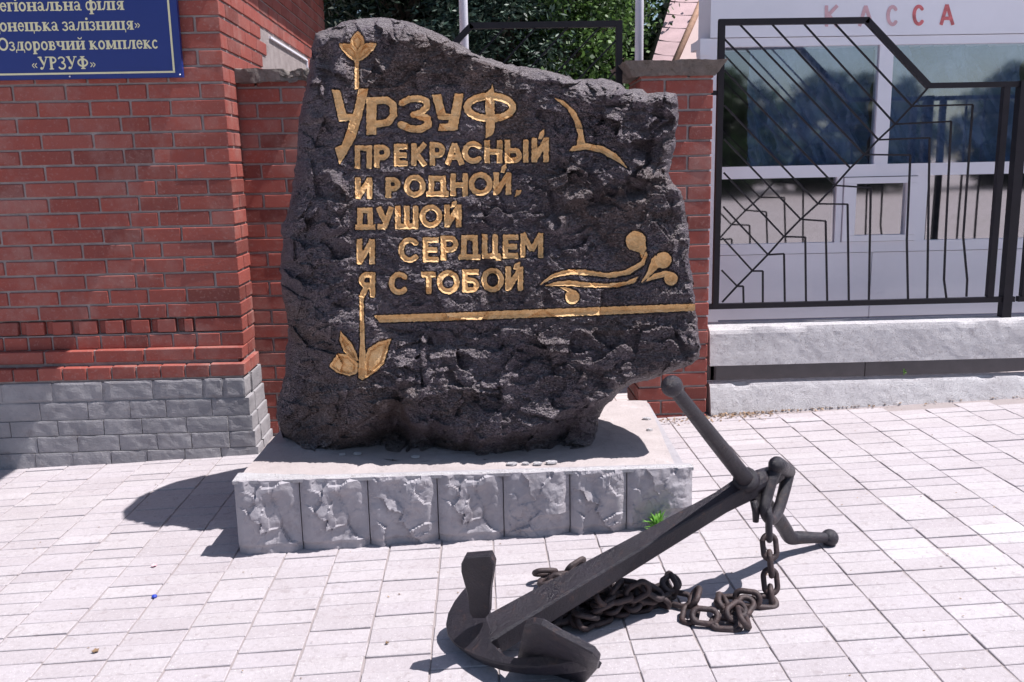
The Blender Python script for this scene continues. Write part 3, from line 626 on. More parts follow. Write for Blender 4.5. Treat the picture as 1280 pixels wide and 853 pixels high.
def fbase(u, v):
    y = 3.63-(u-600)*.00016+np.clip(470-v, 0, 460)*.00034
    y = y+np.clip(425-u, 0, 90)*.0014                                                                 # left flank turns away
    g_ = ((u-395)*(-.82)+(v-400)*.57)                                                                 # lower left facet
    y = y+np.clip(g_, 0, 90)*.0016*np.clip((v-370)/60, 0, 1)
    ve = np.interp(u, [340, 427, 470, 499, 514, 547, 574, 600, 650, 680, 703, 755, 800, 880], [555, 545, 515, 503, 525, 531, 541, 547, 542, 531, 517, 506, 482, 440])
    ve = ve+vnoise(u/14, v*0, None, 61)*4
    y = y+(np.clip(v-ve, 0, 40)*.0062+.035*np.clip((v-ve)/3, 0, 1))*np.clip((u-420)/60, .3, 1)*np.clip((880-u)/60, 0, 1)
    return y
def dents(u, v):
    y = 0*u
    for cx, cy, sx, sy, a, rot in ((805, 190, 26, 10, .05, .9), (790, 240, 34, 7, .06, -.35), (755, 250, 30, 6, .03, -.2), (672, 120, 8, 16, .03, .5), (660, 145, 12, 5, .02, -.4), (838, 170, 5, 26, .03, 0), (498, 500, 6, 30, .05, .3), (520, 470, 8, 18, .02, .2),
        (590, 432, 30, 5, .012, .1), (460, 525, 34, 4, .035, -.6), (800, 160, 20, 6, .02, .8), (408, 92, 8, 30, .03, .1), (560, 425, 50, 8, .014, .05), (690, 452, 26, 9, .015, .5), (412, 440, 14, 40, .012, .1), (860, 440, 12, 5, .03, -.4), (530, 320, 14, 18, .006, 0)):
        c_, s_ = math.cos(rot), math.sin(rot); p = (u-cx)*c_+(v-cy)*s_; q = -(u-cx)*s_+(v-cy)*c_; y = y+a*np.exp(-(p/sx)**2-(q/sy)**2)
    return y
GU = np.arange(330, 900, 1.0); GV = np.arange(10, 600, 1.0); GX, GY = np.meshgrid(GU, GV)
GOLD = np.full(GX.shape, 99.)
for _, prims, _s in STONE:
    x0, y0, x1, y1 = bbox(prims); i0, i1 = int(x0-330-9), int(x1-330+10); j0, j1 = int(y0-10-9), int(y1-10+10)
    i0, j0 = max(0, i0), max(0, j0); GOLD[j0:j1, i0:i1] = np.minimum(GOLD[j0:j1, i0:i1], sdf(prims, GX[j0:j1, i0:i1], GY[j0:j1, i0:i1]))
ODIST = -poly_d(GX, GY, [o_[:2] for o_ in OUT])
def samp(G, u, v):
    x = np.clip(u-330, 0, G.shape[1]-2); y = np.clip(v-10, 0, G.shape[0]-2); i = x.astype(int); j = y.astype(int); fx, fy = x-i, y-j
    return G[j, i]*(1-fx)*(1-fy)+G[j, i+1]*fx*(1-fy)+G[j+1, i]*(1-fx)*fy+G[j+1, i+1]*fx*fy
def lowfreq(u, v): return vnoise(u/75, v/60, None, 3)*.022+facets(u/62, v/50, 21)*.015
OA = np.array(OUT, float); cl = np.vstack([OA, OA[:1]]); seg = np.hypot(*np.diff(cl[:, :2], axis=0).T); acc = np.concatenate([[0], np.cumsum(seg)])
NA, NR = 1000, 230
sA = np.linspace(0, acc[-1], NA, endpoint=False); PU, PV, YB, BW = [np.interp(sA, acc, cl[:, i]) for i in range(4)]
jit = vnoise(sA/9, sA*0, None, 31)*1.4+vnoise(sA/3.5, sA*0, None, 32)*.7
cu, cv = 610., 300.; rr = np.hypot(PU-cu, PV-cv); PU = PU+(PU-cu)/rr*jit; PV = PV+(PV-cv)/rr*jit
con = YB < 3.3
gzc = gzz(np.stack([PU, PV], 1), PZ)[:, 1]; YB = np.where(con, np.clip(gzc, 3.6, 4.15), YB)
YB = np.convolve(np.concatenate([YB[-6:], YB, YB[:6]]), np.ones(13)/13, 'valid')
T = np.linspace(1, 0, NR)[:-1]
u = cu+(PU[None]-cu)*T[:, None]; v = cv+(PV[None]-cv)*T[:, None]; u, v = u.ravel(), v.ravel()
yb = np.tile(YB, NR-1); bw = np.tile(BW, NR-1)
def stone_y(u, v, yb=None, bw=None, full=True):
    base = fbase(u, v)+lowfreq(u, v)
    gd = samp(GOLD, u, v); d = np.maximum(samp(ODIST, u, v), 0)
    quiet = np.clip(gd/7, 0, 1)
    dn = dents(u, v)*np.clip(gd/10, 0, 1)
    if full:
        n = facets(u/26+vnoise(u/20, v/20, None, 5)*.5, v/18+vnoise(u/20, v/20, None, 6)*.5, 41)*.021*np.clip(gd/24, .12, 1)
        n = n+facets(u/11+vnoise(u/9, v/9, None, 7)*.5, v/8, 51)*.0052*(.35+.65*quiet)+facets(u/5.2+vnoise(u/5, v/5, None, 8)*.4, v/4.2, 61)*.0030*(.5+.5*quiet)
        n = n+facets(u/2.7, v/2.1+u/6, 91)*.0018*(.5+.5*quiet)+vnoise(u/2.2, v/2.2, None, 9)*.0012-np.abs(vnoise(u/33, v/24, None, 12))*.012*np.clip(gd/25, 0, 1)
        n = n*(1+.5*np.clip((samp(ODIST, u, v)*0+np.clip(u-660, 0, 60)/60*np.clip((270-v)/60, 0, 1)), 0, 1))
    else: n = 0
    y = base+dn; k_ = 1.
    if yb is not None:
        t = np.clip(d/bw, 0, 1); f = 1-np.sqrt(np.clip(1-(1-t)**2, 0, 1)); y = y+(yb-y)*f; k_ = 1-.3*f
    y = y+n*k_*1.15
    if full: y = y+np.where(gd < 4, -.003*np.clip(1-gd/4, 0, 1), 0); y = np.where(gd < .9, base+.013, y)
    return y
yy = stone_y(u, v, yb, bw)
P = gy(np.stack([u, v], 1), yy)
cen = gy(np.array([[cu, cv]]), stone_y(np.array([cu]), np.array([cv])))
back = []
ring0 = P[:NA]; cxz = np.array([-.03, 0, 1.15])
for k, (dy, sh) in enumerate(((.05, 1.0), (.12, .995), (.22, .985), (.34, .96), (.46, .91), (.56, .82), (.64, .68), (.69, .45), (.71, .2))):
    Q = ring0.copy(); zf = 1-.30*np.clip((Q[:, 2]-1.0)/1.1, 0, 1); Q[:, 1] += dy*zf
    Q[:, 0] = cxz[0]+(Q[:, 0]-cxz[0])*sh; Q[:, 2] = (cxz[2]+(Q[:, 2]-cxz[2])*(sh if k < 4 else sh))
    am = min(1, k/2)*.02; Q += np.stack([vnoise(Q[:, 0]*5+i*9, Q[:, 1]*5, Q[:, 2]*5, 70+i)*am+facets(Q[:, 0]*9+Q[:, 1]*5, Q[:, 2]*9, 77+i)*am*.5 for i in range(3)], 1)
    low = ring0[:, 2] < .33; Q[low, 2] = np.minimum(np.maximum(Q[low, 2], .262), .262+(1-sh)*1.2)
    Q[:, 2] = np.maximum(Q[:, 2], .262); back.append(Q)
bc = back[-1].mean(0)
VV = np.vstack([P, cen]+back+[bc[None]]); nf = len(P)
Fs = []; nr = NR-1; ar = np.arange(NA); nx_ = (ar+1) % NA
q = [np.stack([i*NA+ar, i*NA+nx_, (i+1)*NA+nx_, (i+1)*NA+ar], 1) for i in range(nr-1)]
bo = nf+1; q.append(np.stack([bo+ar, bo+nx_, nx_, ar], 1)); q += [np.stack([bo+(i+1)*NA+ar, bo+(i+1)*NA+nx_, bo+i*NA+nx_, bo+i*NA+ar], 1) for i in range(len(back)-1)]
quads = np.vstack(q); tri = np.vstack([np.stack([(nr-1)*NA+ar, (nr-1)*NA+nx_, np.full(NA, nf)], 1), np.stack([bo+(len(back)-1)*NA+nx_, bo+(len(back)-1)*NA+ar, np.full(NA, len(VV)-1)], 1)])
me = D.meshes.new('boulder'); nq, ntr = len(quads), len(tri)
me.vertices.add(len(VV)); me.vertices.foreach_set('co', VV.astype(np.float32).ravel()); me.loops.add(nq*4+ntr*3); me.loops.foreach_set('vertex_index', np.concatenate([quads.ravel(), tri.ravel()]).astype(np.int32))
me.polygons.add(nq+ntr); me.polygons.foreach_set('loop_start', np.concatenate([np.arange(nq)*4, nq*4+np.arange(ntr)*3]).astype(np.int32)); me.polygons.foreach_set('loop_total', np.concatenate([np.full(nq, 4), np.full(ntr, 3)]).astype(np.int32))
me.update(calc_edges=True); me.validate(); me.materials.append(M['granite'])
mon = thing('carved_boulder', 'huge dark granite boulder with gilded carved inscription standing on the pedestal', 'monument', (-.1, 3.9, PZ))
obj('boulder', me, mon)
for nm, prims, st in STONE:
    V2, dep, Fs2 = march(prims, st, .7 if nm in ('carved_wave', 'carved_bird') else 0, .55); V2 = np.array(V2); dep = np.array(dep)
    uu, vv = V2[:, 0], V2[:, 1]; edge_d = np.minimum(-dep*.0022, .0075 if nm == 'letter' else .011); wob = vnoise(uu/2.6, vv/2.6, None, 88)*.0012*np.clip(-dep, 0, 1)
    y = stone_y(uu, vv, None, None, False)-.0035+edge_d+wob
    if nm in ('leaf', 'petal'): y = y-.004+np.clip(-dep*.0012, 0, .004)+.004*np.cos(np.minimum(-dep, 6)*1.7)*(np.clip(-dep, 0, 1))
    # right hand end runs out over the bevelled rim
    obj(nm, mesh(nm, gy(V2, y), Fs2, M['gold'], False), mon)
# ---------------------------------------------------------------- pedestal
ped = thing('stone_pedestal', 'grey rock-faced concrete pedestal with screed top, carrying the carved boulder', 'pedestal', (-.12, 4.0, 0))
mb = MB(); mb.v = [(-1.0, 3.5, -.06), (.76, 3.5, -.0), (.80, 4.50, 0), (-.99, 4.52, -.06), (-1.0, 3.5, .262), (.765, 3.5, .262), (.802, 4.50, .262), (-.99, 4.52, .262)]
mb.f = [(0, 3, 2, 1), (4, 5, 6, 7), (0, 1, 5, 4), (1, 2, 6, 5), (2, 3, 7, 6), (3, 0, 4, 7)]; obj('core', mb.mesh('core', M['pedestal']), ped)
bx = [(292, 374), (374, 459.5), (459.5, 546.5), (546.5, 629), (629, 712.5), (712.5, 783.5), (783.5, 866)]
bnds = [gy1(x, 610, 3.46).x for x, _ in bx]+[gy1(866, 610, 3.46).x]
def rockface(x0, x1, seed, tmpl, axis='f', y0=3.46):
    nx, nz = 56, 52; V = []
    X = np.linspace(x0+.001, x1-.001, nx); Zt = .276
    uu = (X-x0)/(x1-x0); wv = np.linspace(0, 1, nz); U2, W2 = np.meshgrid(uu, wv); XX = x0+.001+U2*(x1-x0-.002); zb = gndz(XX)-.01; ZZ = zb+(Zt-zb)*W2
    ed = np.minimum(np.minimum(U2, 1-U2)*5.2, 1); edt = np.minimum((1-W2)*8, 1); foot = np.clip((.16-W2)/.05, 0, 1)
    s = tmpl*13.7; f = facets(U2*2.6+s+vnoise(U2*4, W2*4, None, 5)*.3, W2*2.2+s, 11+tmpl)*.011+facets(U2*7+s, W2*6+vnoise(U2*6, W2*6, None, 2)*.3, 14+tmpl)*.0035*np.clip(vnoise(U2*2.2+s, W2*2+s, None, 44)*2+.4, 0, 1)+facets(U2*16+s, W2*15, 18)*.0016*np.clip(vnoise(U2*3+s, W2*3+s, None, 45)*3, 0, 1)
    pock = np.clip(vnoise(U2*3.3+s, W2*3.0+s, None, 22), 0, 1)*.02
    Y = y0+.004-np.sin(ed*1.57)*.027+(f+pock)*ed-0*edt+foot*.010+(1-edt)*.004+vnoise(XX*60, ZZ*60, None, 3)*.0015
    pts = np.stack([XX, Y, ZZ], -1).reshape(-1, 3)
    Fs = [(j*nx+i, j*nx+i+1, (j+1)*nx+i+1, (j+1)*nx+i) for j in range(nz-1) for i in range(nx-1)]
    n0 = nx*nz; top = [((nz-1)*nx+i) for i in range(nx)]; bk = [(X[i], y0+.045, Zt-.002) for i in range(nx)]; bt_ = [(X[i], y0+.045, gndz(X[i])-.01) for i in range(nx)]
    P = list(map(tuple, pts))+bk+bt_
    Fs += [(top[i], top[i+1], n0+i+1, n0+i) for i in range(nx-1)]+[(n0+i, n0+i+1, n0+nx+i+1, n0+nx+i) for i in range(nx-1)]
    Fs += [tuple([j*nx for j in range(nz)]+[n0, n0+nx]), tuple([j*nx+nx-1 for j in range(nz-1, -1, -1)]+[n0+2*nx-1, n0+nx-1])]
    return mesh('rock_faced_block', P, Fs, M['pedestal'], False)
for i in range(7): obj('rock_faced_block', rockface(bnds[i], bnds[i+1], i, (0, 0, 1, 0, 2, 1, 2)[i]), ped)
# top screed: thin uneven sheet, broken along the front edge
nx, ny = 180, 90; U2, W2 = np.meshgrid(np.linspace(0, 1, nx), np.linspace(0, 1, ny))
xa = -1.022+.035*W2; xb = .722+.075*W2
XX = xa+(xb-xa)*U2; fr_ = 3.476+np.clip(vnoise(U2*26, U2*0, None, 4), -.3, 1)*.012+np.clip(vnoise(U2*90, U2*0, None, 6), -.3, 1)*.006; YY = fr_+(4.53-fr_)*W2
rise = np.clip(W2*60, 0, 1); ZZ = .2655+rise*(.0045+vnoise(U2*14, W2*9, None, 4)*.002+np.clip(vnoise(U2*40, W2*22, None, 8), 0, 1)*.002)-.004*np.clip(1-U2*30, 0, 1)
Fs = [(j*nx+i, j*nx+i+1, (j+1)*nx+i+1, (j+1)*nx+i) for j in range(ny-1) for i in range(nx-1)]
obj('screed', mesh('screed', np.stack([XX, YY, ZZ], -1).reshape(-1, 3), Fs, M['screed'], False), ped)
lp = MB()
for i in range(60):          # white painted lip above the blocks: crumbs of mortar
    pass
nx = 240; X = np.linspace(-1.03, .787, nx); ww = .022+vnoise(X*14, X*0, None, 3)*.010+.06*np.exp(-((X+1.0)/.22)**2)
V = []; 
for x, q_ in zip(X, ww): V += [(x, 3.452, .262), (x, 3.450, .2755), (x, 3.46+q_, .2775+.001*math.sin(x*40)), (x, 3.47+q_, .266)]
obj('painted_lip', mesh('painted_lip', V, [(4*i+k, 4*i+4+k, 4*i+5+k, 4*i+1+k) for i in range(nx-1) for k in range(3)], M['whitewash']), ped)
for (px, py, s_) in ((640, 581, 16), (657, 580.5, 10), (672, 580.5, 14), (690, 579, 16), (447, 568, 12), (808, 524, 14), (520, 572, 12), (428, 569, 9), (812, 538, 9)):
    c_ = gzz(np.array([[px, py]]), .274)[0]; n = 7; V = []; r0 = s_/330*.5
    for z in (0, .007):
        for k in range(n): a = 2*math.pi*k/n+.3; V.append((c_[0]+math.cos(a)*r0*random.uniform(.8, 1.2), c_[1]+math.sin(a)*r0*.7*random.uniform(.7, 1.2), c_[2]+z))
    obj('mortar_flake', mesh('mortar_flake', V, [tuple(range(n-1, -1, -1)), tuple(range(n, 2*n))]+[(k, (k+1) % n, n+(k+1) % n, n+k) for k in range(n)], M['whitewash']), ped)
# ---------------------------------------------------------------- fences
YFN = 5.2
def fp(px, py): p = gy1(px, py, YFN); return p
mirror = lambda p: Vector((2.068-p.x, p.y, p.z))
def fence(mirrored, label, group):
    f = mirror if mirrored else (lambda p: p)
    t = thing('metal_fence_panel', label, 'fence', f(Vector((2.1, YFN, .54))), group)
    def bar(name, a, b_, r, ry=None):
        a = Vector((a[0], YFN, a[1])); b_ = Vector((b_[0], YFN, b_[1])); mb = MB(); mb.bar(f(a), f(b_), r, up=(0, 1, 0)); obj(name, mb.mesh(name, M['fence']), t)
    H_ = .017
    bar('frame_post', (1.316, .63), (1.316, 2.222), H_); bar('top_rail', (1.30, 2.213), (2.13, 2.213), H_*.95); bar('sloping_rail', (2.118, 2.216), (2.492, 1.856), H_*.95)
    bar('top_rail', (2.48, 1.860), (3.06, 1.860), H_*.85); bar('bottom_rail', (1.19, .643), (3.08, .643), H_*.9)
    bar('frame_post', (2.932, .66), (2.932, 1.845), H_*1.05)
    mb = MB(); q0 = f(Vector((3.03, YFN, .53))); mb.bar((q0.x, YFN, .53), (q0.x, YFN, 1.878), .027); obj('support_post', mb.mesh('support_post', M['fence']), t)
    mb = MB(); a = f(Vector((1.22, YFN, 1.84))); b_ = f(Vector((1.32, YFN, 1.84))); mb.bar(a, b_, .012); obj('bracket', mb.mesh('bracket', M['fence']), t)
    P2 = lambda x, y: (lambda p: (p.x, p.z))(fp(x, y)); r = .0046
    nodes = [(921.5, 358), (940.5, 338.7), (960, 318.6), (980, 296), (1001, 274.4), (1022.5, 255), (1044, 232), (1063, 210.5), (1080.5, 193.5), (1098, 175), (1119, 155.5), (1140, 133)]
    st = [(902, 338), (903, 297.5), (904, 258.6), (904.6, 216), (905, 174), (905.5, 132), (905.5, 88), (905.5, 49), (922, 28), (962.7, 28), (1003, 28), (1042, 28)]
    chain_ = [(903, 378)]+nodes+[(1161, 109)]
    mb = MB()
    for a, b_ in zip(chain_[:-1], chain_[1:]):
        A, B = P2(*a), P2(*b_); mb.bar(f(Vector((A[0], YFN+.004, A[1]))), f(Vector((B[0], YFN+.004, B[1]))), r)
    obj('diagonal_bar', mb.mesh('diagonal_bar', M['fence']), t)
    for a, b_ in zip(st, nodes): bar('bar', P2(*a), P2(*b_), r)
    drops = [((921.5, 358), (929, 358), [(929.5, 379)]), ((940.5, 339), (953.5, 339), [(953.5, 378)]), ((960, 318.6), (980, 317.5), [(981, 377)]), ((980, 296), (1006.6, 296.7), [(1007.5, 377)]), ((1001, 274.4), (1032, 276.5), [(1034, 376)]), ((1022.5, 255), (1059.5, 255.5), [(1061, 376)]),
        ((1044, 232), (1088.5, 235), [(1086, 375)]), ((1080.5, 193.5), (1138, 194), [(1133.5, 300), (1135, 374)]), ((1098, 175), (1162, 172.5), [(1160, 300), (1159, 373)]), ((1119, 155.5), (1189, 152), [(1182, 296), (1180, 350), (1183, 373)]), ((1140, 133), (1216, 131), [(1208, 240), (1204, 296), (1209, 350), (1208, 371)])]
    for n0, k0, dn in drops:
        mb = MB(); pts = [n0, k0]+dn
        for a, b_ in zip(pts[:-1], pts[1:]):
            A, B = P2(*a), P2(*b_); mb.bar(f(Vector((A[0], YFN, A[1]))), f(Vector((B[0], YFN, B[1]))), r*1.05)
        obj('upright_bar', mb.mesh('upright_bar', M['fence']), t)
    return t
fence(False, 'black geometric metal fence panel on the white beam in front of the ticket kiosk', 'black metal fence panels')
fence(True, 'black metal fence panel between the two brick pillars, mostly hidden by the boulder', 'black metal fence panels')
t = thing('metal_fence_panel', 'black fence panel at the right picture edge, past the thick support post', 'fence', (3.9, YFN, .54), 'black metal fence panels')
for nm, a, b_, r in (('frame_post', (3.135, .66), (3.135, 1.845), .018), ('top_rail', (3.075, 1.860), (4.9, 1.860), .0145), ('bottom_rail', (3.10, .643), (4.9, .643), .0153), ('support_post', (4.9, .53), (4.9, 1.88), .027)):
    mb = MB(); mb.bar((a[0], YFN, a[1]), (b_[0], YFN, b_[1]), r); obj(nm, mb.mesh(nm, M['fence']), t)
for x in np.arange(3.3, 4.85, .125): mb = MB(); mb.bar((x, YFN, .65), (x, YFN, 1.85), .0055); obj('upright_bar', mb.mesh('upright_bar', M['fence']), t)
# ---------------------------------------------------------------- ticket kiosk
YK = 5.73
ki = thing('ticket_kiosk', 'white panelled ticket kiosk with blue-filmed windows and faded red lettering', 'kiosk', (2.9, 6.8, .1))
def kbox(name, x0, x1, z0, z1, y0, y1, m, **k): mb = MB(); mb.box(x0, x1, y0, y1, z0, z1); return obj(name, mb.mesh(name, M[m]), ki, **k)
XE = 5.2
kbox('fascia', 1.385, XE, 2.200, 2.95, YK-.012, YK+.3, 'white'); kbox('fascia_trim', 1.33, XE, 2.1465, 2.196, YK-.005, YK+.26, 'white')
kbox('corner_post', 1.33, 1.475, .2, 2.1465, YK, YK+.10, 'white'); kbox('corner_block', 1.325, 1.385, 2.10, 2.196, YK-.009, YK+.09, 'white')
kbox('transom', 1.475, XE, 1.357, 1.432, YK-.003, YK+.07, 'white'); kbox('mullion', 2.434, 2.520, 1.432, 2.1465, YK+.001, YK+.07, 'white'); kbox('mullion', 3.62, 3.70, 1.432, 2.1465, YK+.001, YK+.07, 'white')
kbox('mullion', 2.207, 2.245, .95, 1.357, YK+.001, YK+.07, 'white'); kbox('mullion', 2.72, 2.785, .95, 1.357, YK+.001, YK+.07, 'white')
kbox('sill_rail', 1.475, XE, .884, .95, YK-.002, YK+.07, 'white')
for nm, a, c_, z0, z1 in (('lower_panel', 1.475, 2.452, .468, .880), ('lower_panel', 2.458, XE, .468, .880)): kbox(nm, a, c_, z0, z1, YK+.004, YK+.06, 'white')
kbox('base_panel', 1.475, 2.452, .372, .464, YK+.012, YK+.07, 'basegrey'); kbox('base_panel', 2.458, XE, .372, .464, YK+.012, YK+.07, 'basegrey'); kbox('shaded_base_panel', 1.475, 2.452, -.05, .368, YK+.015, YK+.07, 'base_shade'); kbox('shaded_base_panel', 2.458, XE, -.05, .368, YK+.015, YK+.07, 'base_shade')  # lowest panels get the darker colour, shade painted in below the beam
hf = kbox('hatch_frame', 2.25, 2.715, 1.313, 1.352, YK-.012, YK+.05, 'white'); kbox('hatch_frame', 2.25, 2.715, .953, .990, YK-.012, YK+.05, 'white'); kbox('hatch_frame', 2.25, 2.328, .991, 1.312, YK-.012, YK+.05, 'white'); kbox('hatch_frame', 2.651, 2.715, .991, 1.312, YK-.012, YK+.05, 'white')
def pane(x0, x1, z0, z1, y, name='pane'):
    nx, nz = 12, 10; V = [(x0+(x1-x0)*i/nx, y, z0+(z1-z0)*j/nz) for j in range(nz+1) for i in range(nx+1)]
    return obj(name, mesh(name, V, [(j*(nx+1)+i, j*(nx+1)+i+1, (j+1)*(nx+1)+i+1, (j+1)*(nx+1)+i) for j in range(nz) for i in range(nx)], M['glass'], True), ki)
for a in ((1.475, 2.434, 1.432, 2.1465), (2.520, 3.62, 1.432, 2.1465), (3.70, XE, 1.432, 2.1465), (1.475, 2.207, .95, 1.357), (2.328, 2.651, .99, 1.313), (2.785, XE, .95, 1.357)): pane(*a, YK+.02)
def film(x0, x1, z0, z1, seed):
    nx, nz = 90, 60; U2, W2 = np.meshgrid(np.linspace(0, 1, nx), np.linspace(0, 1, nz)); XX = x0+(x1-x0)*U2; ZZ = z0+(z1-z0)*W2
    k = vnoise(XX*2+ZZ, ZZ*1.5, None, seed); Y = YK+.075+-.0+.09*np.abs(vnoise(XX*9+ZZ*5+k, ZZ*3-XX*2, None, seed+1))+.045*np.abs(vnoise(XX*22+ZZ*10, ZZ*8, None, seed+2))+facets(XX*12+ZZ*6, ZZ*7, seed+3)*.008
    return obj('blue_film', mesh('blue_film', np.stack([XX, Y, ZZ], -1).reshape(-1, 3), [(j*nx+i, j*nx+i+1, (j+1)*nx+i+1, (j+1)*nx+i) for j in range(nz-1) for i in range(nx-1)], M['film'], False), ki)
film(1.66, 2.45, 1.42, 2.16, 4); film(2.5, 3.42, 1.42, 2.16, 14)
mb = MB(); x0, x1, y0, y1, z0, z1 = 1.36, XE, YK+.07, 7.6, .0, 2.9
mb.add([(1.40, y0+.03, z0), (1.46, y0+.03, z0), (2.04, y1, z0), (1.98, y1, z0), (1.40, y0+.03, z1), (1.46, y0+.03, z1), (2.04, y1, z1), (1.98, y1, z1)], [(0, 3, 2, 1), (4, 5, 6, 7), (0, 1, 5, 4), (1, 2, 6, 5), (2, 3, 7, 6), (3, 0, 4, 7)]); mb.box(1.98, x1, y1, y1+.05, z0, z1); mb.box(x1-.05, x1, y0+.03, y1, z0, z1); obj('side_walls', mb.mesh('side_walls', M['floor']), ki)
kbox('ceiling', 1.7, x1, 2.19, 2.25, YK+.31, y1, 'floor'); kbox('roof_slab', 1.385, XE+.1, 2.955, 3.05, YK-.1, YK+.6, 'white'); kbox('kiosk_floor', 1.7, x1-.06, .05, .12, y0+.04, y1-.01, 'floor')
kbox('counter', 1.5, x1-.1, .84, .885, YK+.09, YK+.5, 'white')
for ch, a, c_, t_, b_, m in (('К', 1031, 1049, 7, 33.5, 'red_faded'), ('А', 1073, 1091.5, 6.5, 33, 'red_faded'), ('С', 1108, 1123.5, 6.5, 33, 'red_faded'), ('С', 1140.5, 1156.5, 6, 32.5, 'red'), ('А', 1175, 1192.5, 5, 31.5, 'red')):
    V2, dep, F2 = march(block(ch, a, c_, t_, b_, 4.3), .9); P_ = gy(np.array(V2), YK-.0145); o = obj('letter', mesh('letter', P_, F2, M[m]), ki)
# ---------------------------------------------------------------- blue sign on the brick building
sg = thing('blue_sign_board', 'dark blue sign with cream lettering and thin cream border on the brick wall', 'sign', (-2.1, 4.86, 1.95))
mb = MB(); mb.box(-2.72, -1.512, 4.845, 4.872, 1.935, 2.78); obj('panel', mb.mesh('panel', M['blue']), sg)
mb = MB()
mb.box(-2.69, -1.547, 4.8425, 4.8445, 1.957, 1.966); mb.box(-1.557, -1.5475, 4.8425, 4.8445, 1.966, 2.745); mb.box(-2.69, -2.68, 4.8425, 4.8445, 1.966, 2.745); mb.box(-2.69, -1.5475, 4.8425, 4.8445, 2.745, 2.755); obj('border', mb.mesh('border', M['cream']), sg)
for x, z in ((-1.524, 1.947), (-2.07, 1.947), (-2.6, 1.947)): mb = MB(); mb.sphere((x, 4.842, z), .005, 8); obj('screw', mb.mesh('screw', M['screw'], True), sg)
def serif(ch):
    """glyph in a box: height 1 = capital, returns width, prims (y up)"""
    s, h = .20, .08; X = .68
    V_ = lambda x, y0, y1, w=s: ('L', x, y0, x, y1, w)
    H_ = lambda x0, x1, y, w=h: ('L', x0, y, x1, y, w)
    sf = lambda x, y: H_(x-.19, x+.19, y)
    def stemS(x, t): return [V_(x, 0, t), sf(x, h/2), sf(x, t-h/2)]
    R = lambda cx, cy, rx, ry, w, a0=0, a1=360: ('R', cx, cy, rx, ry, w, a0, a1)
    if ch == ' ': return .3, []
    if ch == 'Р': return .78, stemS(.22, 1)+[R(.36, .73, .25, .21, .12, -90, 90), H_(.22, .4, .96), H_(.22, .4, .5)]
    if ch == 'р': return .72, [V_(.2, -.28, X), sf(.2, -.26), H_(.05, .2, X-.04), R(.4, X/2, .2, .29, .13)]
    if ch == 'е': return .58, [R(.3, X/2, .2, .29, .12, 0, 320), H_(.1, .5, .38)]
    if ch == 'г': return .56, stemS(.2, X)+[H_(.2, .5, X-.04), ('L', .5, X, .5, X-.18, .06)]
    if ch == 'і': return .36, stemS(.18, X)+[('D', .18, .88, .1)]
    if ch == 'о': return .66, [R(.33, X/2, .22, .29, .14)]
    if ch == 'н': return .86, stemS(.2, X)+stemS(.66, X)+[H_(.2, .66, X/2)]
    if ch == 'а': return .62, [V_(.43, .05, .5, .16), R(.26, .52, .17, .13, .09, 0, 160), R(.24, .2, .15, .15, .1), H_(.43, .62, .04)]
    if ch == 'л': return .78, stemS(.58, X)+[('L', .32, X, .2, .1, .1), ('D', .12, .08, .09), H_(.25, .6, X-.04)]
    if ch == 'ь': return .68, stemS(.2, X)+[R(.36, .2, .2, .17, .11, -90, 90), H_(.2, .36, .37), H_(.2, .36, .035)]
    if ch == 'ф': return .96, [V_(.48, -.28, 1), sf(.48, -.26), R(.27, X/2, .17, .29, .11), R(.69, X/2, .17, .29, .11)]
    if ch == 'я': return .7, stemS(.5, X)+[R(.34, .49, .18, .15, .1, 90, 270), H_(.34, .5, .64), H_(.34, .5, .34), ('L', .38, .34, .14, .04, .11)]
    if ch == 'Д': return .95, stemS(.7, 1)+[('L', .36, 1, .2, .06, .1), H_(.3, .75, .96), H_(.05, .95, .04), V_(.07, -.2, .05, .08), V_(.92, -.2, .05, .08)]
    if ch == 'ц': return .82, stemS(.2, X)+stemS(.62, X)+[H_(.1, .8, .04), V_(.79, -.2, .05, .07)]
    if ch == 'к': return .76, stemS(.2, X)+[('L', .28, .34, .6, .64, .08), ('L', .32, .36, .62, .03, .17), H_(.5, .76, .035)]
    if ch == 'з': return .54, [R(.24, .5, .18, .14, .11, -80, 150), R(.25, .19, .2, .16, .12, -150, 80)]
    if ch == 'и' or ch == 'й':
        g_ = stemS(.2, X)+stemS(.66, X)+[('L', .2, .05, .66, .62, .07)]
        if ch == 'й': g_ += [R(.43, .95, .15, .12, .08, 190, 350)]
        return .86, g_
    if ch == 'О': return .98, [R(.49, .5, .36, .43, .16)]
    if ch == 'д': return .78, stemS(.56, X)+[('L', .32, X, .2, .06, .08), H_(.25, .6, X-.04), H_(.04, .78, .04), V_(.06, -.18, .05, .07), V_(.75, -.18, .05, .07)]
    if ch == 'в': return .68, stemS(.2, X)+[R(.36, .5, .14, .14, .1, -90, 90), R(.37, .19, .19, .16, .11, -90, 90), H_(.2, .36, .64), H_(.2, .4, .35), H_(.2, .36, .035)]
    if ch == 'ч': return .8, stemS(.6, X)+[V_(.18, .35, X), sf(.18, X-.035), R(.36, .42, .18, .14, .08, 180, 300), H_(.36, .6, .3)]
    if ch == 'м': return 1.0, stemS(.2, X)+stemS(.8, X)+[('L', .22, X, .5, .08, .14), ('L', .5, .08, .78, X, .07)]
    if ch == 'п': return .86, stemS(.2, X)+stemS(.66, X)+[H_(.2, .66, X-.04)]
    if ch == 'с': return .58, [R(.31, X/2, .2, .29, .13, 50, 310)]
    if ch == 'У': return .86, [('L', .15, 1, .47, .38, .17), ('L', .75, 1, .4, .15, .08), H_(.0, .34, .96), H_(.6, .9, .96), ('D', .24, .1, .11), ('L', .24, .05, .4, .12, .1)]
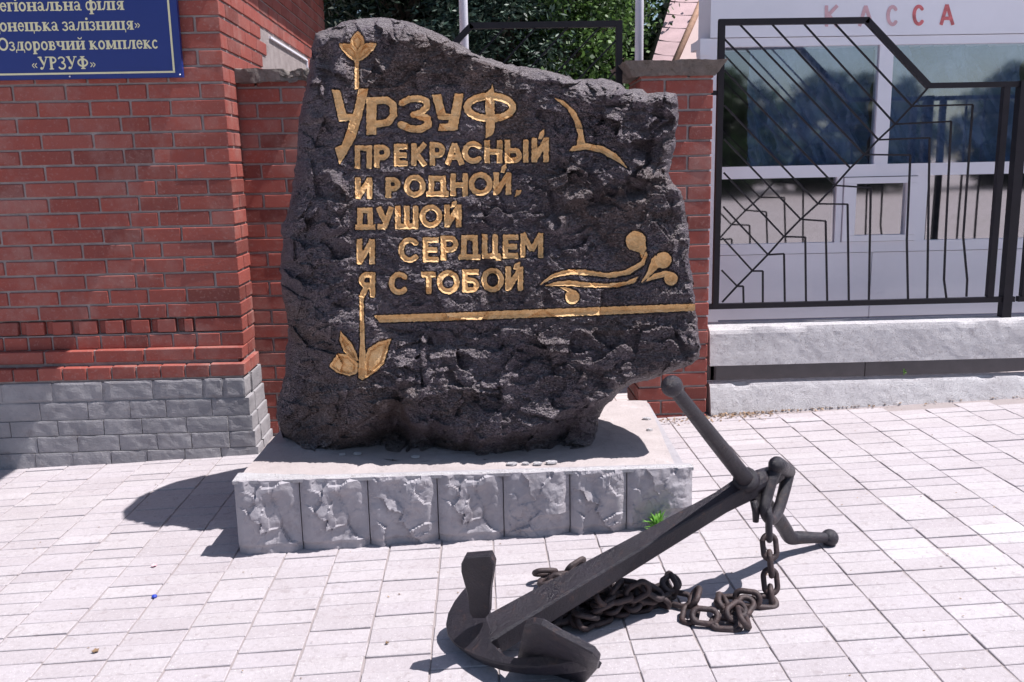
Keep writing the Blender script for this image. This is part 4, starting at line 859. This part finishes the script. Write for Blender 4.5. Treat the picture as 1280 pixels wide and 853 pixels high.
    if ch == 'З': return .7, [R(.3, .74, .24, .2, .12, -80, 150), R(.31, .27, .27, .23, .13, -150, 80)]
    if ch == 'Ф': return 1.02, [V_(.5, 0, 1), sf(.5, .04), sf(.5, .96), R(.5, .5, .38, .27, .13)]
    if ch == '«': return .62, [('L', .28, .5, .1, .33, .07), ('L', .1, .33, .28, .14, .07), ('L', .5, .5, .32, .33, .07), ('L', .32, .33, .5, .14, .07)]
    if ch == '»': return .62, [('L', .1, .5, .28, .33, .07), ('L', .28, .33, .1, .14, .07), ('L', .32, .5, .5, .33, .07), ('L', .5, .33, .32, .14, .07)]
    return .6, []
def flip(p, ox, oy, sx, sy):
    k = p[0]; w_ = (sx+sy)/2
    if k == 'L': return ('L', ox+p[1]*sx, oy-p[2]*sy, ox+p[3]*sx, oy-p[4]*sy, p[5]*w_)
    if k == 'R': return ('R', ox+p[1]*sx, oy-p[2]*sy, p[3]*sx, p[4]*sy, p[5]*w_)+tuple(p[6:])
    if k == 'D': return ('D', ox+p[1]*sx, oy-p[2]*sy, p[3]*w_)
def text_line(txt, anchor_ch, xl, xr, zb, cap):
    """letters from index anchor_ch fill xl..xr (metres on the board), earlier ones run on to the left"""
    ws = [serif(c)[0] for c in txt]; tot = sum(ws[anchor_ch:]); sx = (xr-xl)/tot; x = xl-sum(ws[:anchor_ch])*sx
    for c, w_ in zip(txt, ws):
        if x > -2.66 and c != ' ':
            pr2 = [flip(p, x*1000, -zb*1000, sx*1000, cap*1000) for p in serif(c)[1]]
            V2, dep, F2 = march(pr2, 1.9); V3 = [(a/1000, 4.8435, -b_/1000) for a, b_ in V2]
            o = obj('letter', mesh('letter', V3, F2, M['cream']), sg)
        x += w_*sx
bx_ = lambda px, py: (lambda p: (p.x, p.z))(gy1(px, py, 4.845))
for txt, k, pl_, pr_, cp in (('Регіональна філія', 1, (0, 14), (156, 13.3), .062), ('«Донецька залізниця»', 2, (0, 39.5), (177, 37.5), .062), ('Оздоровчий комплекс', 1, (12, 63), (198.5, 61.5), .062), ('«УРЗУФ»', 0, (39.5, 87.5), (121.5, 86.3), .062)):
    (xl, z0), (xr, z1) = bx_(*pl_), bx_(*pr_); text_line(txt, k, xl, xr, (z0+z1)/2, cp)
# ---------------------------------------------------------------- anchor
an = thing('ship_anchor', 'black painted ship anchor with ball-ended stock lying on the paving before the pedestal', 'anchor', (.35, 2.7, .01))
sv = Vector((.57, .31, -.75)).normalized()
def slab(poly, q, th, name, m='anchor', nrm=None, bev=.006):
    nrm = nrm or sv; top = [onp(p, nrm, q) for p in poly]; n = len(top); c0 = sum(top, Vector())/n
    ins = [p+(c0-p).normalized()*bev for p in top]; V = ins+[p+nrm*bev for p in top]+[p+nrm*(th-bev) for p in top]+[p+nrm*th+(c0-p).normalized()*bev for p in top]
    Fs = [tuple(range(n))]+[(k*n+i, (k+1)*n+i, (k+1)*n+(i+1) % n, k*n+(i+1) % n) for k in range(3) for i in range(n)]+[tuple(range(4*n-1, 3*n-1, -1))]
    me = mesh(name, V, Fs, M[m]); bm = bmesh.new(); bm.from_mesh(me); bmesh.ops.triangulate(bm, faces=[f for f in bm.faces if len(f.verts) > 4]); bmesh.ops.recalc_face_normals(bm, faces=bm.faces); bm.to_mesh(me); bm.free(); return me
Q0 = (-.1, 2.7, .13)
arm = [(584, 731), (577, 738), (567, 751), (559, 766), (556, 780), (558, 793), (566, 804), (578, 813), (594, 821), (618, 829), (645, 833), (672, 834), (700, 831), (738, 824), (741, 818), (700, 819), (672, 822), (650, 824), (632, 822), (622, 815), (613, 806), (609, 797), (612, 788), (606, 770), (600, 750), (594, 735)]
obj('arms', slab(arm, Q0, .052, 'arms'), an)
# upper palm stands at the end of the far arm
pn = Vector((.35, .90, .26)).normalized()
pz = onp((600, 770), sv, Q0)
obj('palm', slab([(580, 697.5), (576, 706), (576, 716), (580, 731), (584, 745), (587, 768), (591, 774), (606, 774), (611, 768), (612, 740), (616, 715), (617, 706), (612, 695)], tuple(pz+Vector((0, -.045, 0))), .03, 'palm', nrm=pn, bev=.004), an)
# near palm: a spade plate across the end of the near arm
p2n = Vector((-.25, .93, .12)).normalized(); p2q = onp((690, 822), sv, Q0)
tipz = [(655, 783.5), (664, 781), (676, 783), (700, 797), (722, 808), (741, 818), (748, 827), (746, 838), (734, 852), (715, 870), (690, 880), (670, 878), (662, 862), (660, 840), (646, 824)]
obj('palm', slab(tipz, tuple(p2q), .022, 'palm', nrm=Vector((.42, .62, .66)).normalized(), bev=.004), an)
# shank: tapering beam from crown to head with bevelled long edges
head = gy1(938, 607, 2.87); crown = onp((596, 793), sv, Q0)+sv*.033
dsh = (head-crown).normalized(); wdir = (sv.cross(dsh)).normalized(); tdir = dsh.cross(wdir).normalized()
if tdir.dot(sv) > 0: tdir = -tdir
stn = [(-.045, .040, .012), (-.01, .054, .030), (.03, .058, .034), (.10, .054, .035), (.3, .046, .035), (.6, .036, .031), (.88, .029, .027), (.95, .034, .030), (1.0, .036, .032)]
V = []; Fs = []
for t_, a, b_ in stn:
    c_ = crown.lerp(head, t_)+sv*(.02 if t_ < -.02 else 0)
    for sx, sy in ((-1, -.80), (-.88, -1), (.88, -1), (1, -.80), (1, .80), (.88, 1), (-.88, 1), (-1, .80)): V.append(c_+wdir*a*sx+tdir*b_*sy)
n = 8
for k in range(len(stn)-1): Fs += [(k*n+i, k*n+(i+1) % n, (k+1)*n+(i+1) % n, (k+1)*n+i) for i in range(n)]
Fs += [tuple(range(n-1, -1, -1)), tuple(range((len(stn)-1)*n, len(stn)*n))]
me = mesh('shank', V, Fs, M['anchor']); bm = bmesh.new(); bm.from_mesh(me); bmesh.ops.recalc_face_normals(bm, faces=bm.faces); bm.to_mesh(me); bm.free(); obj('shank', me, an)
eye = gy1(970, 592, 2.94)
mb = MB(); mb.tube([head-dsh*.02, head+dsh*.04, eye-dsh*.02, eye+dsh*.012], [.036, .035, .034, .03], 14); obj('shank_head', mb.mesh('shank_head', M['anchor'], False), an)
# stock
def smooth_path(P, Rr, k=5):
    P = [Vector(p) for p in P]; Q = []; W_ = []
    for i in range(len(P)-1):
        p0, p1, p2, p3 = P[max(i-1, 0)], P[i], P[i+1], P[min(i+2, len(P)-1)]
        for j in range(k):
            t = j/k; Q.append(.5*((2*p1)+(p2-p0)*t+(2*p0-5*p1+4*p2-p3)*t*t+(3*p1-p0-3*p2+p3)*t**3)); W_.append(Rr[i]*(1-t)+Rr[i+1]*t)
    return Q+[P[-1]], W_+[Rr[-1]]
bt = gy1(840, 483, 2.47); hb = gy1(938, 607, 2.87); lo = gy1(972, 648, 3.01); bend = gy1(988, 672, 3.13); ballc = gy1(1037, 672.5, 3.20)
sd = [bt, bt.lerp(hb, .5), hb.lerp(bt, .08), hb, hb.lerp(lo, .5), lo, lo.lerp(bend, .55), bend, bend.lerp(ballc, .25), bend.lerp(ballc, .6), ballc]
mb = MB(); mb.tube(*smooth_path(sd, [.0185, .025, .028, .029, .027, .026, .026, .026, .024, .021, .019]), 16); obj('stock', mb.mesh('stock', M['anchor'], True), an)
mb = MB(); mb.sphere(bt, .031, 20); obj('stock_ball', mb.mesh('stock_ball', M['anchor'], True), an); mb = MB(); mb.sphere(ballc, .033, 20); obj('stock_ball', mb.mesh('stock_ball', M['anchor'], True), an)
mb = MB(); sdir = (hb-bt).normalized(); mb.tube([hb-sdir*.062, hb-sdir*.058, hb-sdir*.03, hb-sdir*.026], [.030, .041, .043, .034], 16); obj('collar', mb.mesh('collar', M['anchor'], True), an)
mb = MB(); k0 = gy1(945, 640, 2.84); mb.tube([k0+Vector((-.01, 0, .04)), k0, k0+Vector((0, 0, -.035))], [.012, .013, .010], 10); obj('key_pin', mb.mesh('key_pin', M['anchor'], True), an)
# shackle
def ring(mb, c_, ax1, ax2, a, b_, r, n=28, m=10, stad=0):
    ax1 = Vector(ax1).normalized(); ax2 = Vector(ax2); ax2 = (ax2-ax1*ax2.dot(ax1)).normalized(); n3 = ax1.cross(ax2); V = []
    for i in range(n):
        t = 2*math.pi*i/n; ct, st = math.cos(t), math.sin(t); p = Vector(c_)+ax1*(ct*b_+(stad if ct > 0 else -stad))+ax2*(st*a); rad = (ax1*ct+ax2*st).normalized()
        for k in range(m): q_ = 2*math.pi*k/m; V.append(p+rad*math.cos(q_)*r+n3*math.sin(q_)*r)
    mb.add(V, [(i*m+k, ((i+1) % n)*m+k, ((i+1) % n)*m+(k+1) % m, i*m+(k+1) % m) for i in range(n) for k in range(m)])
pinl = gy1(972, 582, 2.89); pinr = gy1(985, 590, 2.99)
mb = MB(); mb.tube([pinl.lerp(pinr, -.12), pinl, pinr], [.024, .0295, .026], 16); mb.sphere(pinl.lerp(pinr, -.05), .0295, 14); obj('shackle_pin', mb.mesh('shackle_pin', M['anchor'], True), an)
s0 = pinl.lerp(pinr, .05); s1 = gy1(959, 620, 2.85); s2 = gy1(956, 638, 2.83); s3 = gy1(963, 650, 2.85); s4 = gy1(972, 640, 2.90); s5 = gy1(980, 614, 2.95)
mb = MB(); mb.tube(*smooth_path([s0, s0.lerp(s1, .5)+Vector((-.003, 0, .005)), s1, s2, s3, s4, s5, pinr], [.022, .021, .020, .019, .019, .019, .021, .024]), 14); obj('shackle', mb.mesh('shackle', M['anchor'], True), an)
# ---------------------------------------------------------------- chain
ch = thing('anchor_chain', 'rusty brown iron chain hanging from the anchor ring and heaped under its shank', 'chain', (.6, 2.8, .02))
mb = MB(); ring(mb, (0, 0, 0), (1, 0, 0), (0, 1, 0), .0235, .0225, .0098, 24, 8, .0165); lk = mb.mesh('link', M['chain'], True); LP = .060
mb = MB(); ring(mb, (0, 0, 0), (1, 0, 0), (0, 1, 0), .026, .026, .0108, 24, 10, .0275); lkb = mb.mesh('large_link', M['anchor'], True)
def put_link(p, d, side, me=lk, nm='link'):
    d = Vector(d).normalized(); side = Vector(side); side = (side-d*side.dot(d)).normalized(); n3 = d.cross(side)
    o = obj(nm, me, ch, loc=p); o.rotation_euler = Matrix((d, side, n3)).transposed().to_euler()
A = gy1(961, 657, 2.98)
def hang(pts_px, ydep, kinds):
    pass
hpx = [(961, 655, 2.83, 1, 1), (962, 684, 2.82, 0, 0), (963, 705, 2.81, 1, 0), (963, 727, 2.80, 0, 0), (964, 748, 2.79, 1, 0)]
for px, py, yd, edge, big in hpx:
    p = gy1(px, py, yd)
    put_link(p, (0.02, -.35, -1) if not big else (.02, -.1, -1), (.25, 1, 0) if edge else (1, .15, 0), lkb if big else lk)
def path_links(pts, zf, first=0, jit=.25, me=lk, pitch=LP):
    P_ = [Vector(p) for p in pts]; L = [0]
    for a, b_ in zip(P_[:-1], P_[1:]): L.append(L[-1]+(b_-a).length)
    s_ = 0; k = first
    while s_ < L[-1]:
        i = max(j for j in range(len(L)) if L[j] <= s_); i = min(i, len(P_)-2); t_ = (s_-L[i])/(L[i+1]-L[i]); p = P_[i].lerp(P_[i+1], t_); d = (P_[i+1]-P_[i]).normalized()
        d = (d+Vector((random.uniform(-jit, jit), random.uniform(-jit, jit), random.uniform(-jit, jit)*.5))).normalized()
        up = Vector((random.uniform(-.4, .4), random.uniform(-.4, .4), 1)); hz = d.cross(up).normalized()
        if k % 2: put_link(p+Vector((0, 0, .020)), d, (up*.8+hz*.5), me)
        else: put_link(p+Vector((0, 0, .004)), d+Vector((0, 0, random.uniform(-.1, .15))), (hz+up*.25), me)
        s_ += pitch; k += 1
def gp(px, py, h=.012): p = gg(px, py+0, 0); return Vector((p.x, p.y, p.z+h))
path_links([gp(956, 758), gp(935, 760), gp(905, 757), gp(903, 768), gp(925, 777, .014), gp(930, 786), gp(905, 786)], None, 0, .12)
path_links([gp(930, 770, .03), gp(912, 786, .012), gp(880, 782, .012), gp(862, 775, .014), gp(868, 764, .03), gp(845, 757, .02), gp(838, 748, .04), gp(815, 752, .02)], None, 0, .15)
for lay, h in ((0, .012), (1, .045), (2, .078)):
    seq = {0: [(830, 748), (795, 765), (770, 752), (735, 762), (760, 778), (725, 784), (700, 778), (715, 762), (690, 785), (678, 790), (700, 768), (740, 768), (770, 770), (800, 756), (825, 762), (790, 748), (750, 760), (715, 775), (740, 786), (715, 790)],
           1: [(838, 752), (815, 766), (790, 770), (765, 765), (745, 775), (725, 788), (752, 784), (775, 768), (745, 760), (720, 772), (695, 783), (715, 779), (745, 770), (785, 760), (805, 770)],
           2: [(815, 768), (795, 775), (765, 778), (745, 785), (770, 772), (735, 775), (760, 768), (790, 766)]}[lay]
    path_links([gp(x, y, h) for x, y in seq], None, lay, .6)
path_links([gp(700, 742, .012), gp(683, 738, .03), gp(680, 729, .02), gp(712, 722, .015), gp(722, 719, .02)], None, 1, .3)
path_links([gp(735, 765, .03), gp(718, 775, .04), gp(700, 785, .03), gp(685, 790, .02)], None, 0, .3)
# ---------------------------------------------------------------- poles, roof building
for px, yy_, lb in ((580, 8.0, 'white flag pole behind the boulder, crossing the sloping fence rail'), (799, 8.0, 'white flag pole just left of the right brick pillar cap')):
    p = gy1(px, 40, yy_); q_ = p
    t = thing('flag_pole', lb, 'pole', (p.x, p.y, gz_(p.x)-.03), 'white flag poles'); mb = MB()
    mb.tube([(p.x, p.y, gz_(p.x)-.05), (p.x, p.y, 3), (p.x, p.y, 7.5)], [.036, .036, .026], 16); obj('shaft', mb.mesh('shaft', M['whitem'], True), t)
    mb = MB(); mb.sphere((p.x, p.y, 7.53), .05, 12); obj('finial', mb.mesh('finial', M['whitem'], True), t); mb = MB(); mb.tube([(p.x, p.y, gz_(p.x)-.04), (p.x, p.y, gz_(p.x)+.01)], [.11, .11], 16); obj('base_plate', mb.mesh('base_plate', M['whitem']), t)
rb_ = thing('tiled_roof_building', 'building with steep pinkish tiled hip roof behind the kiosk, orange ridge along the hip', 'building', (4, 12, .1))
mb = MB(); mb.box(2.0, 7, 10.1, 14, 0, 2.3); obj('wall', mb.mesh('wall', M['roofplane']), rb_)
A0, A1 = gy1(813, 82, 10), gy1(857, -60, 11.2); B0, B1 = gy1(840, 86, 9.8), gy1(904, -60, 11.2); Cc0, Cc1 = Vector((7.2, 9.8, B0.z)), Vector((6.2, 11.2, B1.z))
for k in range(9):
    t0, t1 = k/9, (k+1)/9; V = []; nn = 14
    for j, t_ in ((0, t0-.012), (1, t1)):
        for i in range(nn+1):
            s_ = i/nn; p = A0.lerp(A1, t_).lerp(B0.lerp(B1, t_), s_); p = p+Vector((0, -.018*(1-j)-.01, -.012*math.sin(math.pi*s_)*(1-j))); V.append(p)
    V += [v+Vector((.03, .05, .0)) for v in V[:nn+1]]
    Fs = [(i, i+1, nn+2+i, nn+1+i) for i in range(nn)]+[(2*nn+2+i, 2*nn+3+i, i+1, i) for i in range(nn)]
    obj('roof_tile', mesh('roof_tile', V, Fs, M['rooftile'], False), rb_)
obj('roof', mesh('roof', [B0, Cc0, Cc1, B1, A0+Vector((.03, .15, 0)), A1+Vector((.03, .15, 0)), (7.2, 13.8, B0.z), (6.2, 12.6, B1.z), (2.1, 13.8, B0.z), (3.1, 12.6, B1.z)], [(0, 1, 2, 3), (4, 0, 3, 5), (1, 6, 7, 2), (6, 8, 9, 7), (8, 4, 5, 9), (3, 2, 7, 9, 5)], M['roofplane']), rb_)
mb = MB(); mb.tube([B0, B0.lerp(B1, .5), B1], .035, 10); obj('hip_ridge', mb.mesh('hip_ridge', M['ridge'], True), rb_)
# ---------------------------------------------------------------- trees
def tree(name, label, x, y, h, rad, m, leaf, nclump, per, z0, seed, shape='round', group='trees beyond the fence', dens=None):
    r = np.random.default_rng(seed); zg = gz_(x)-.03
    t = thing(name, label, 'tree', (x, y, zg), group); mb = MB(); sc = h/5
    tr = [Vector((x+r.normal(0, .05)*k, y, zg+h*k/6*.9)) for k in range(7)]; mb.tube(tr, [.16*sc, .13*sc, .11*sc, .09*sc, .07*sc, .045*sc, .02*sc], 10)
    ce = []
    for i in range(nclump):
        a = r.uniform(0, 2*math.pi); f = r.uniform(0, 1)
        zz = z0+(h-z0)*f
        if shape == 'cone': rr_ = rad*(1-f)**.8*r.uniform(.35, 1.05)+.05
        else: rr_ = rad*math.sqrt(max(.05, 1-(2*f-1)**2*.85))*r.uniform(.3, 1.05)
        ce.append((x+rr_*math.cos(a), y+rr_*math.sin(a), zg+zz))
        if i % 5 == 0: b0 = Vector((x, y, zg+max(.3, zz*.85))); b1 = Vector(ce[-1]); mb.tube([b0, b0.lerp(b1, .5)+Vector((0, 0, .04)), b1], [.035*sc, .022*sc, .008*sc], 6)
    obj('trunk', mb.mesh('trunk', M['bark'], True), t)
    ce = np.array(ce); N = nclump*per; cs = np.repeat(ce, per, 0); cr = .21*sc if shape == 'round' else .17*sc
    P = cs+r.normal(0, 1, (N, 3))*np.array([cr, cr, cr*.55])
    d1 = r.normal(0, 1, (N, 3)); d1[:, 2] = d1[:, 2]*.5-.3; d1 /= np.linalg.norm(d1, axis=1)[:, None]; d2 = np.cross(d1, r.normal(0, 1, (N, 3))+np.array([0, 0, .8])); d2 /= np.linalg.norm(d2, axis=1)[:, None]+1e-9
    L = leaf*r.uniform(.6, 1.3, (N, 1)); Wd = L*(.42 if shape == 'round' else .16)
    V = np.stack([P, P+d1*L*.5+d2*Wd, P+d1*L, P+d1*L*.5-d2*Wd], 1).reshape(-1, 3)
    me = D.meshes.new('crown'); me.vertices.add(N*4); me.vertices.foreach_set('co', V.astype(np.float32).ravel()); me.loops.add(N*4); me.loops.foreach_set('vertex_index', np.arange(N*4, dtype=np.int32))
    me.polygons.add(N); me.polygons.foreach_set('loop_start', np.arange(N, dtype=np.int32)*4); me.polygons.foreach_set('loop_total', np.full(N, 4, np.int32)); me.update(calc_edges=True); me.materials.append(M[m])
    obj('crown', me, t); return t
tree('spruce_tree', 'blue-green needled spruce behind the sloping end of the fence rail', .15, 9.6, 4.4, 1.15, 'needle', .075, 500, 110, .5, 1, 'cone')
tree('conifer_tree', 'dark conifer behind the boulder top, between building and left pole', -.75, 10.6, 6, 1.5, 'darkleaf', .09, 500, 110, .6, 2, 'cone')
tree('broadleaf_tree', 'bright-leaved broadleaf tree around the right flag pole', .95, 9.9, 4.4, .62, 'leafy', .05, 170, 120, 1.3, 3)
tree('broadleaf_tree', 'dark green broadleaf tree behind the middle of the fence panel', .75, 11.4, 5.6, 1.5, 'leaf', .06, 480, 130, .9, 4)
tree('broadleaf_tree', 'deep green broadleaf tree with a sky gap left of the tiled roof', 1.35, 13.4, 4.9, 1.25, 'leaf', .07, 380, 110, 1, 5)
tree('conifer_tree', 'tall dark conifer right beside the far end of the brick building', -2.0, 12.5, 7, 1.9, 'darkleaf', .15, 380, 60, .6, 6, 'cone')
tree('broadleaf_tree', 'leafy tree low behind the left end of the boulder crest', -.2, 12.2, 5.0, 1.6, 'leaf', .065, 360, 110, .6, 7)
tree('conifer_tree', 'broad black-green conifer filling the back between the two poles', .7, 15, 8, 2.6, 'darkleaf', .22, 480, 60, .3, 8, 'cone')
# trees across the square behind the viewer: seen only as reflections in the kiosk glass
src = tree('broadleaf_tree', 'third tree of the row across the square, mirrored in the kiosk windows', 2, -22, 4.3, 3.2, 'leaf', .36, 260, 50, .1, 9, 'round', 'trees across the square')
ORD = ['second', 'fourth', 'fifth', 'sixth', 'leftmost first', 'rightmost last']
for i, (x, y) in enumerate(((-6, -23), (7.5, -21), (14, -24), (21, -22), (-14, -22), (28, -24))):
    r_ = src.copy(); C.objects.link(r_); r_.location = (x, y, gz_(x)-.03); r_.rotation_euler = (0, 0, i*1.1)
    r_['label'] = ORD[i]+' tree of the row across the square, mirrored in the kiosk windows'
    for c0 in src.children: k = c0.copy(); C.objects.link(k); k.parent = r_
# ---------------------------------------------------------------- small things
def weed(label, px, py, n, L, z0=0, seed=0, wide=.010, m='weed'):
    r = random.Random(seed); p = gg(px, py, z0); t = thing('weed', label, 'plant', p, None)
    mb = MB()
    for k in range(n):
        a = r.uniform(0, 2*math.pi); el = r.uniform(.3, 1.2); l = L*r.uniform(.6, 1); d = Vector((math.cos(a)*math.cos(el), math.sin(a)*math.cos(el), math.sin(el))); sd_ = d.cross(Vector((0, 0, 1))).normalized()*wide
        o0 = p+Vector((0, 0, L*r.uniform(.05, .45))); m1 = o0+d*l*.5+Vector((0, 0, .004)); e = o0+d*l-Vector((0, 0, l*.15)); mb.add([o0, m1+sd_, e, m1-sd_], [(0, 1, 2, 3)])
    obj('leaves', mb.mesh('leaves', M[m]), t); mb = MB(); mb.tube([p-Vector((0, 0, .005)), p+Vector((0, 0, L*.6))], [.003, .002], 6); obj('stalk', mb.mesh('stalk', M[m]), t)
weed('small bright green weed growing at the foot of the pedestal front', 822, 667, 60, .085, 0, 3, .0065)
weed('sparse yellowish weed beside the foot of the right brick pillar', 893, 505, 26, .10, 0, 4, .005, 'dry')
weed('tiny green weed in the gap above the kerb', 1130, 468, 14, .03, .16, 5, .004)
mb = MB(); r = random.Random(5)
def dryleaf(p, s_):
    a = r.uniform(0, 6.3); d = Vector((math.cos(a), math.sin(a), r.uniform(-.1, .5))); e = Vector((-math.sin(a), math.cos(a), r.uniform(-.2, .4))); mb.add([p-d*s_, p+e*s_*.5, p+d*s_, p-e*s_*.5], [(0, 1, 2, 3)])
for i in range(650):
    px = 1.27+abs(r.gauss(0, .45)) if i % 3 else 1.27+r.uniform(0, 2.1); py = 5.07-abs(r.gauss(0, .035 if px > 1.6 else .07)); dryleaf(Vector((px, py, gndz(px)+.004+r.uniform(0, .006))), r.uniform(.005, .014))
for i in range(130): px = r.uniform(.83, 1.3); py = 5.0-abs(r.gauss(0, .06)); dryleaf(Vector((px, py, gndz(px)+.005)), r.uniform(.005, .013))
obj('dry_leaf_litter', mb.mesh('dry_leaf_litter', M['dry']), kind='stuff', label='brown dry leaf litter along the foot of the kerb and pillar', cat='litter')
mb = MB()
for i in range(420):
    px = r.uniform(-3, 3.4); py = r.uniform(2.1, 5); dryleaf(Vector((px, py, gndz(px)+.003)), r.uniform(.002, .006))
obj('scattered_crumbs', mb.mesh('scattered_crumbs', M['dry']), kind='stuff', label='tiny crumbs and leaf bits scattered over the paving', cat='litter')
p = gg(193, 747); mb = MB(); mb.tube([p+Vector((0, 0, .0)), p+Vector((0, 0, .006)), p+Vector((0, 0, .009))], [.009, .0095, .007], 12); obj('bottle_cap', mb.mesh('bottle_cap', M['bluecap'], True), label='tiny blue bottle cap on the paving left of the pedestal', cat='bottle cap')
def scrap(px, py, m, label, s_=.014):
    p = gg(px, py)+Vector((0, 0, .004)); V = [p+Vector((math.cos(a)*s_*(.5+.5*math.sin(a*3)**2), math.sin(a)*s_*.8, .006*math.sin(a*2)**2)) for a in np.linspace(0, 6.0, 9)]; V += [v_+Vector((0, 0, .002)) for v_ in V]; n = 9
    obj('scrap', mesh('scrap', V, [tuple(range(n-1, -1, -1)), tuple(range(n, 2*n))]+[(k, (k+1) % n, n+(k+1) % n, n+k) for k in range(n)], M[m]), label=label, cat='litter')
scrap(193, 709, 'red_faded', 'small pale red paper scrap on the paving above the bottle cap')
scrap(120, 816, 'dry', 'curled brown dry leaf on the paving near the lower left corner')
scrap(484, 656+150, 'dry', 'dark oval leaf on the paving left of the anchor crown', .008)
sc = bpy.context.scene; sc.cycles.max_bounces = 8; sc.cycles.transparent_max_bounces = 12
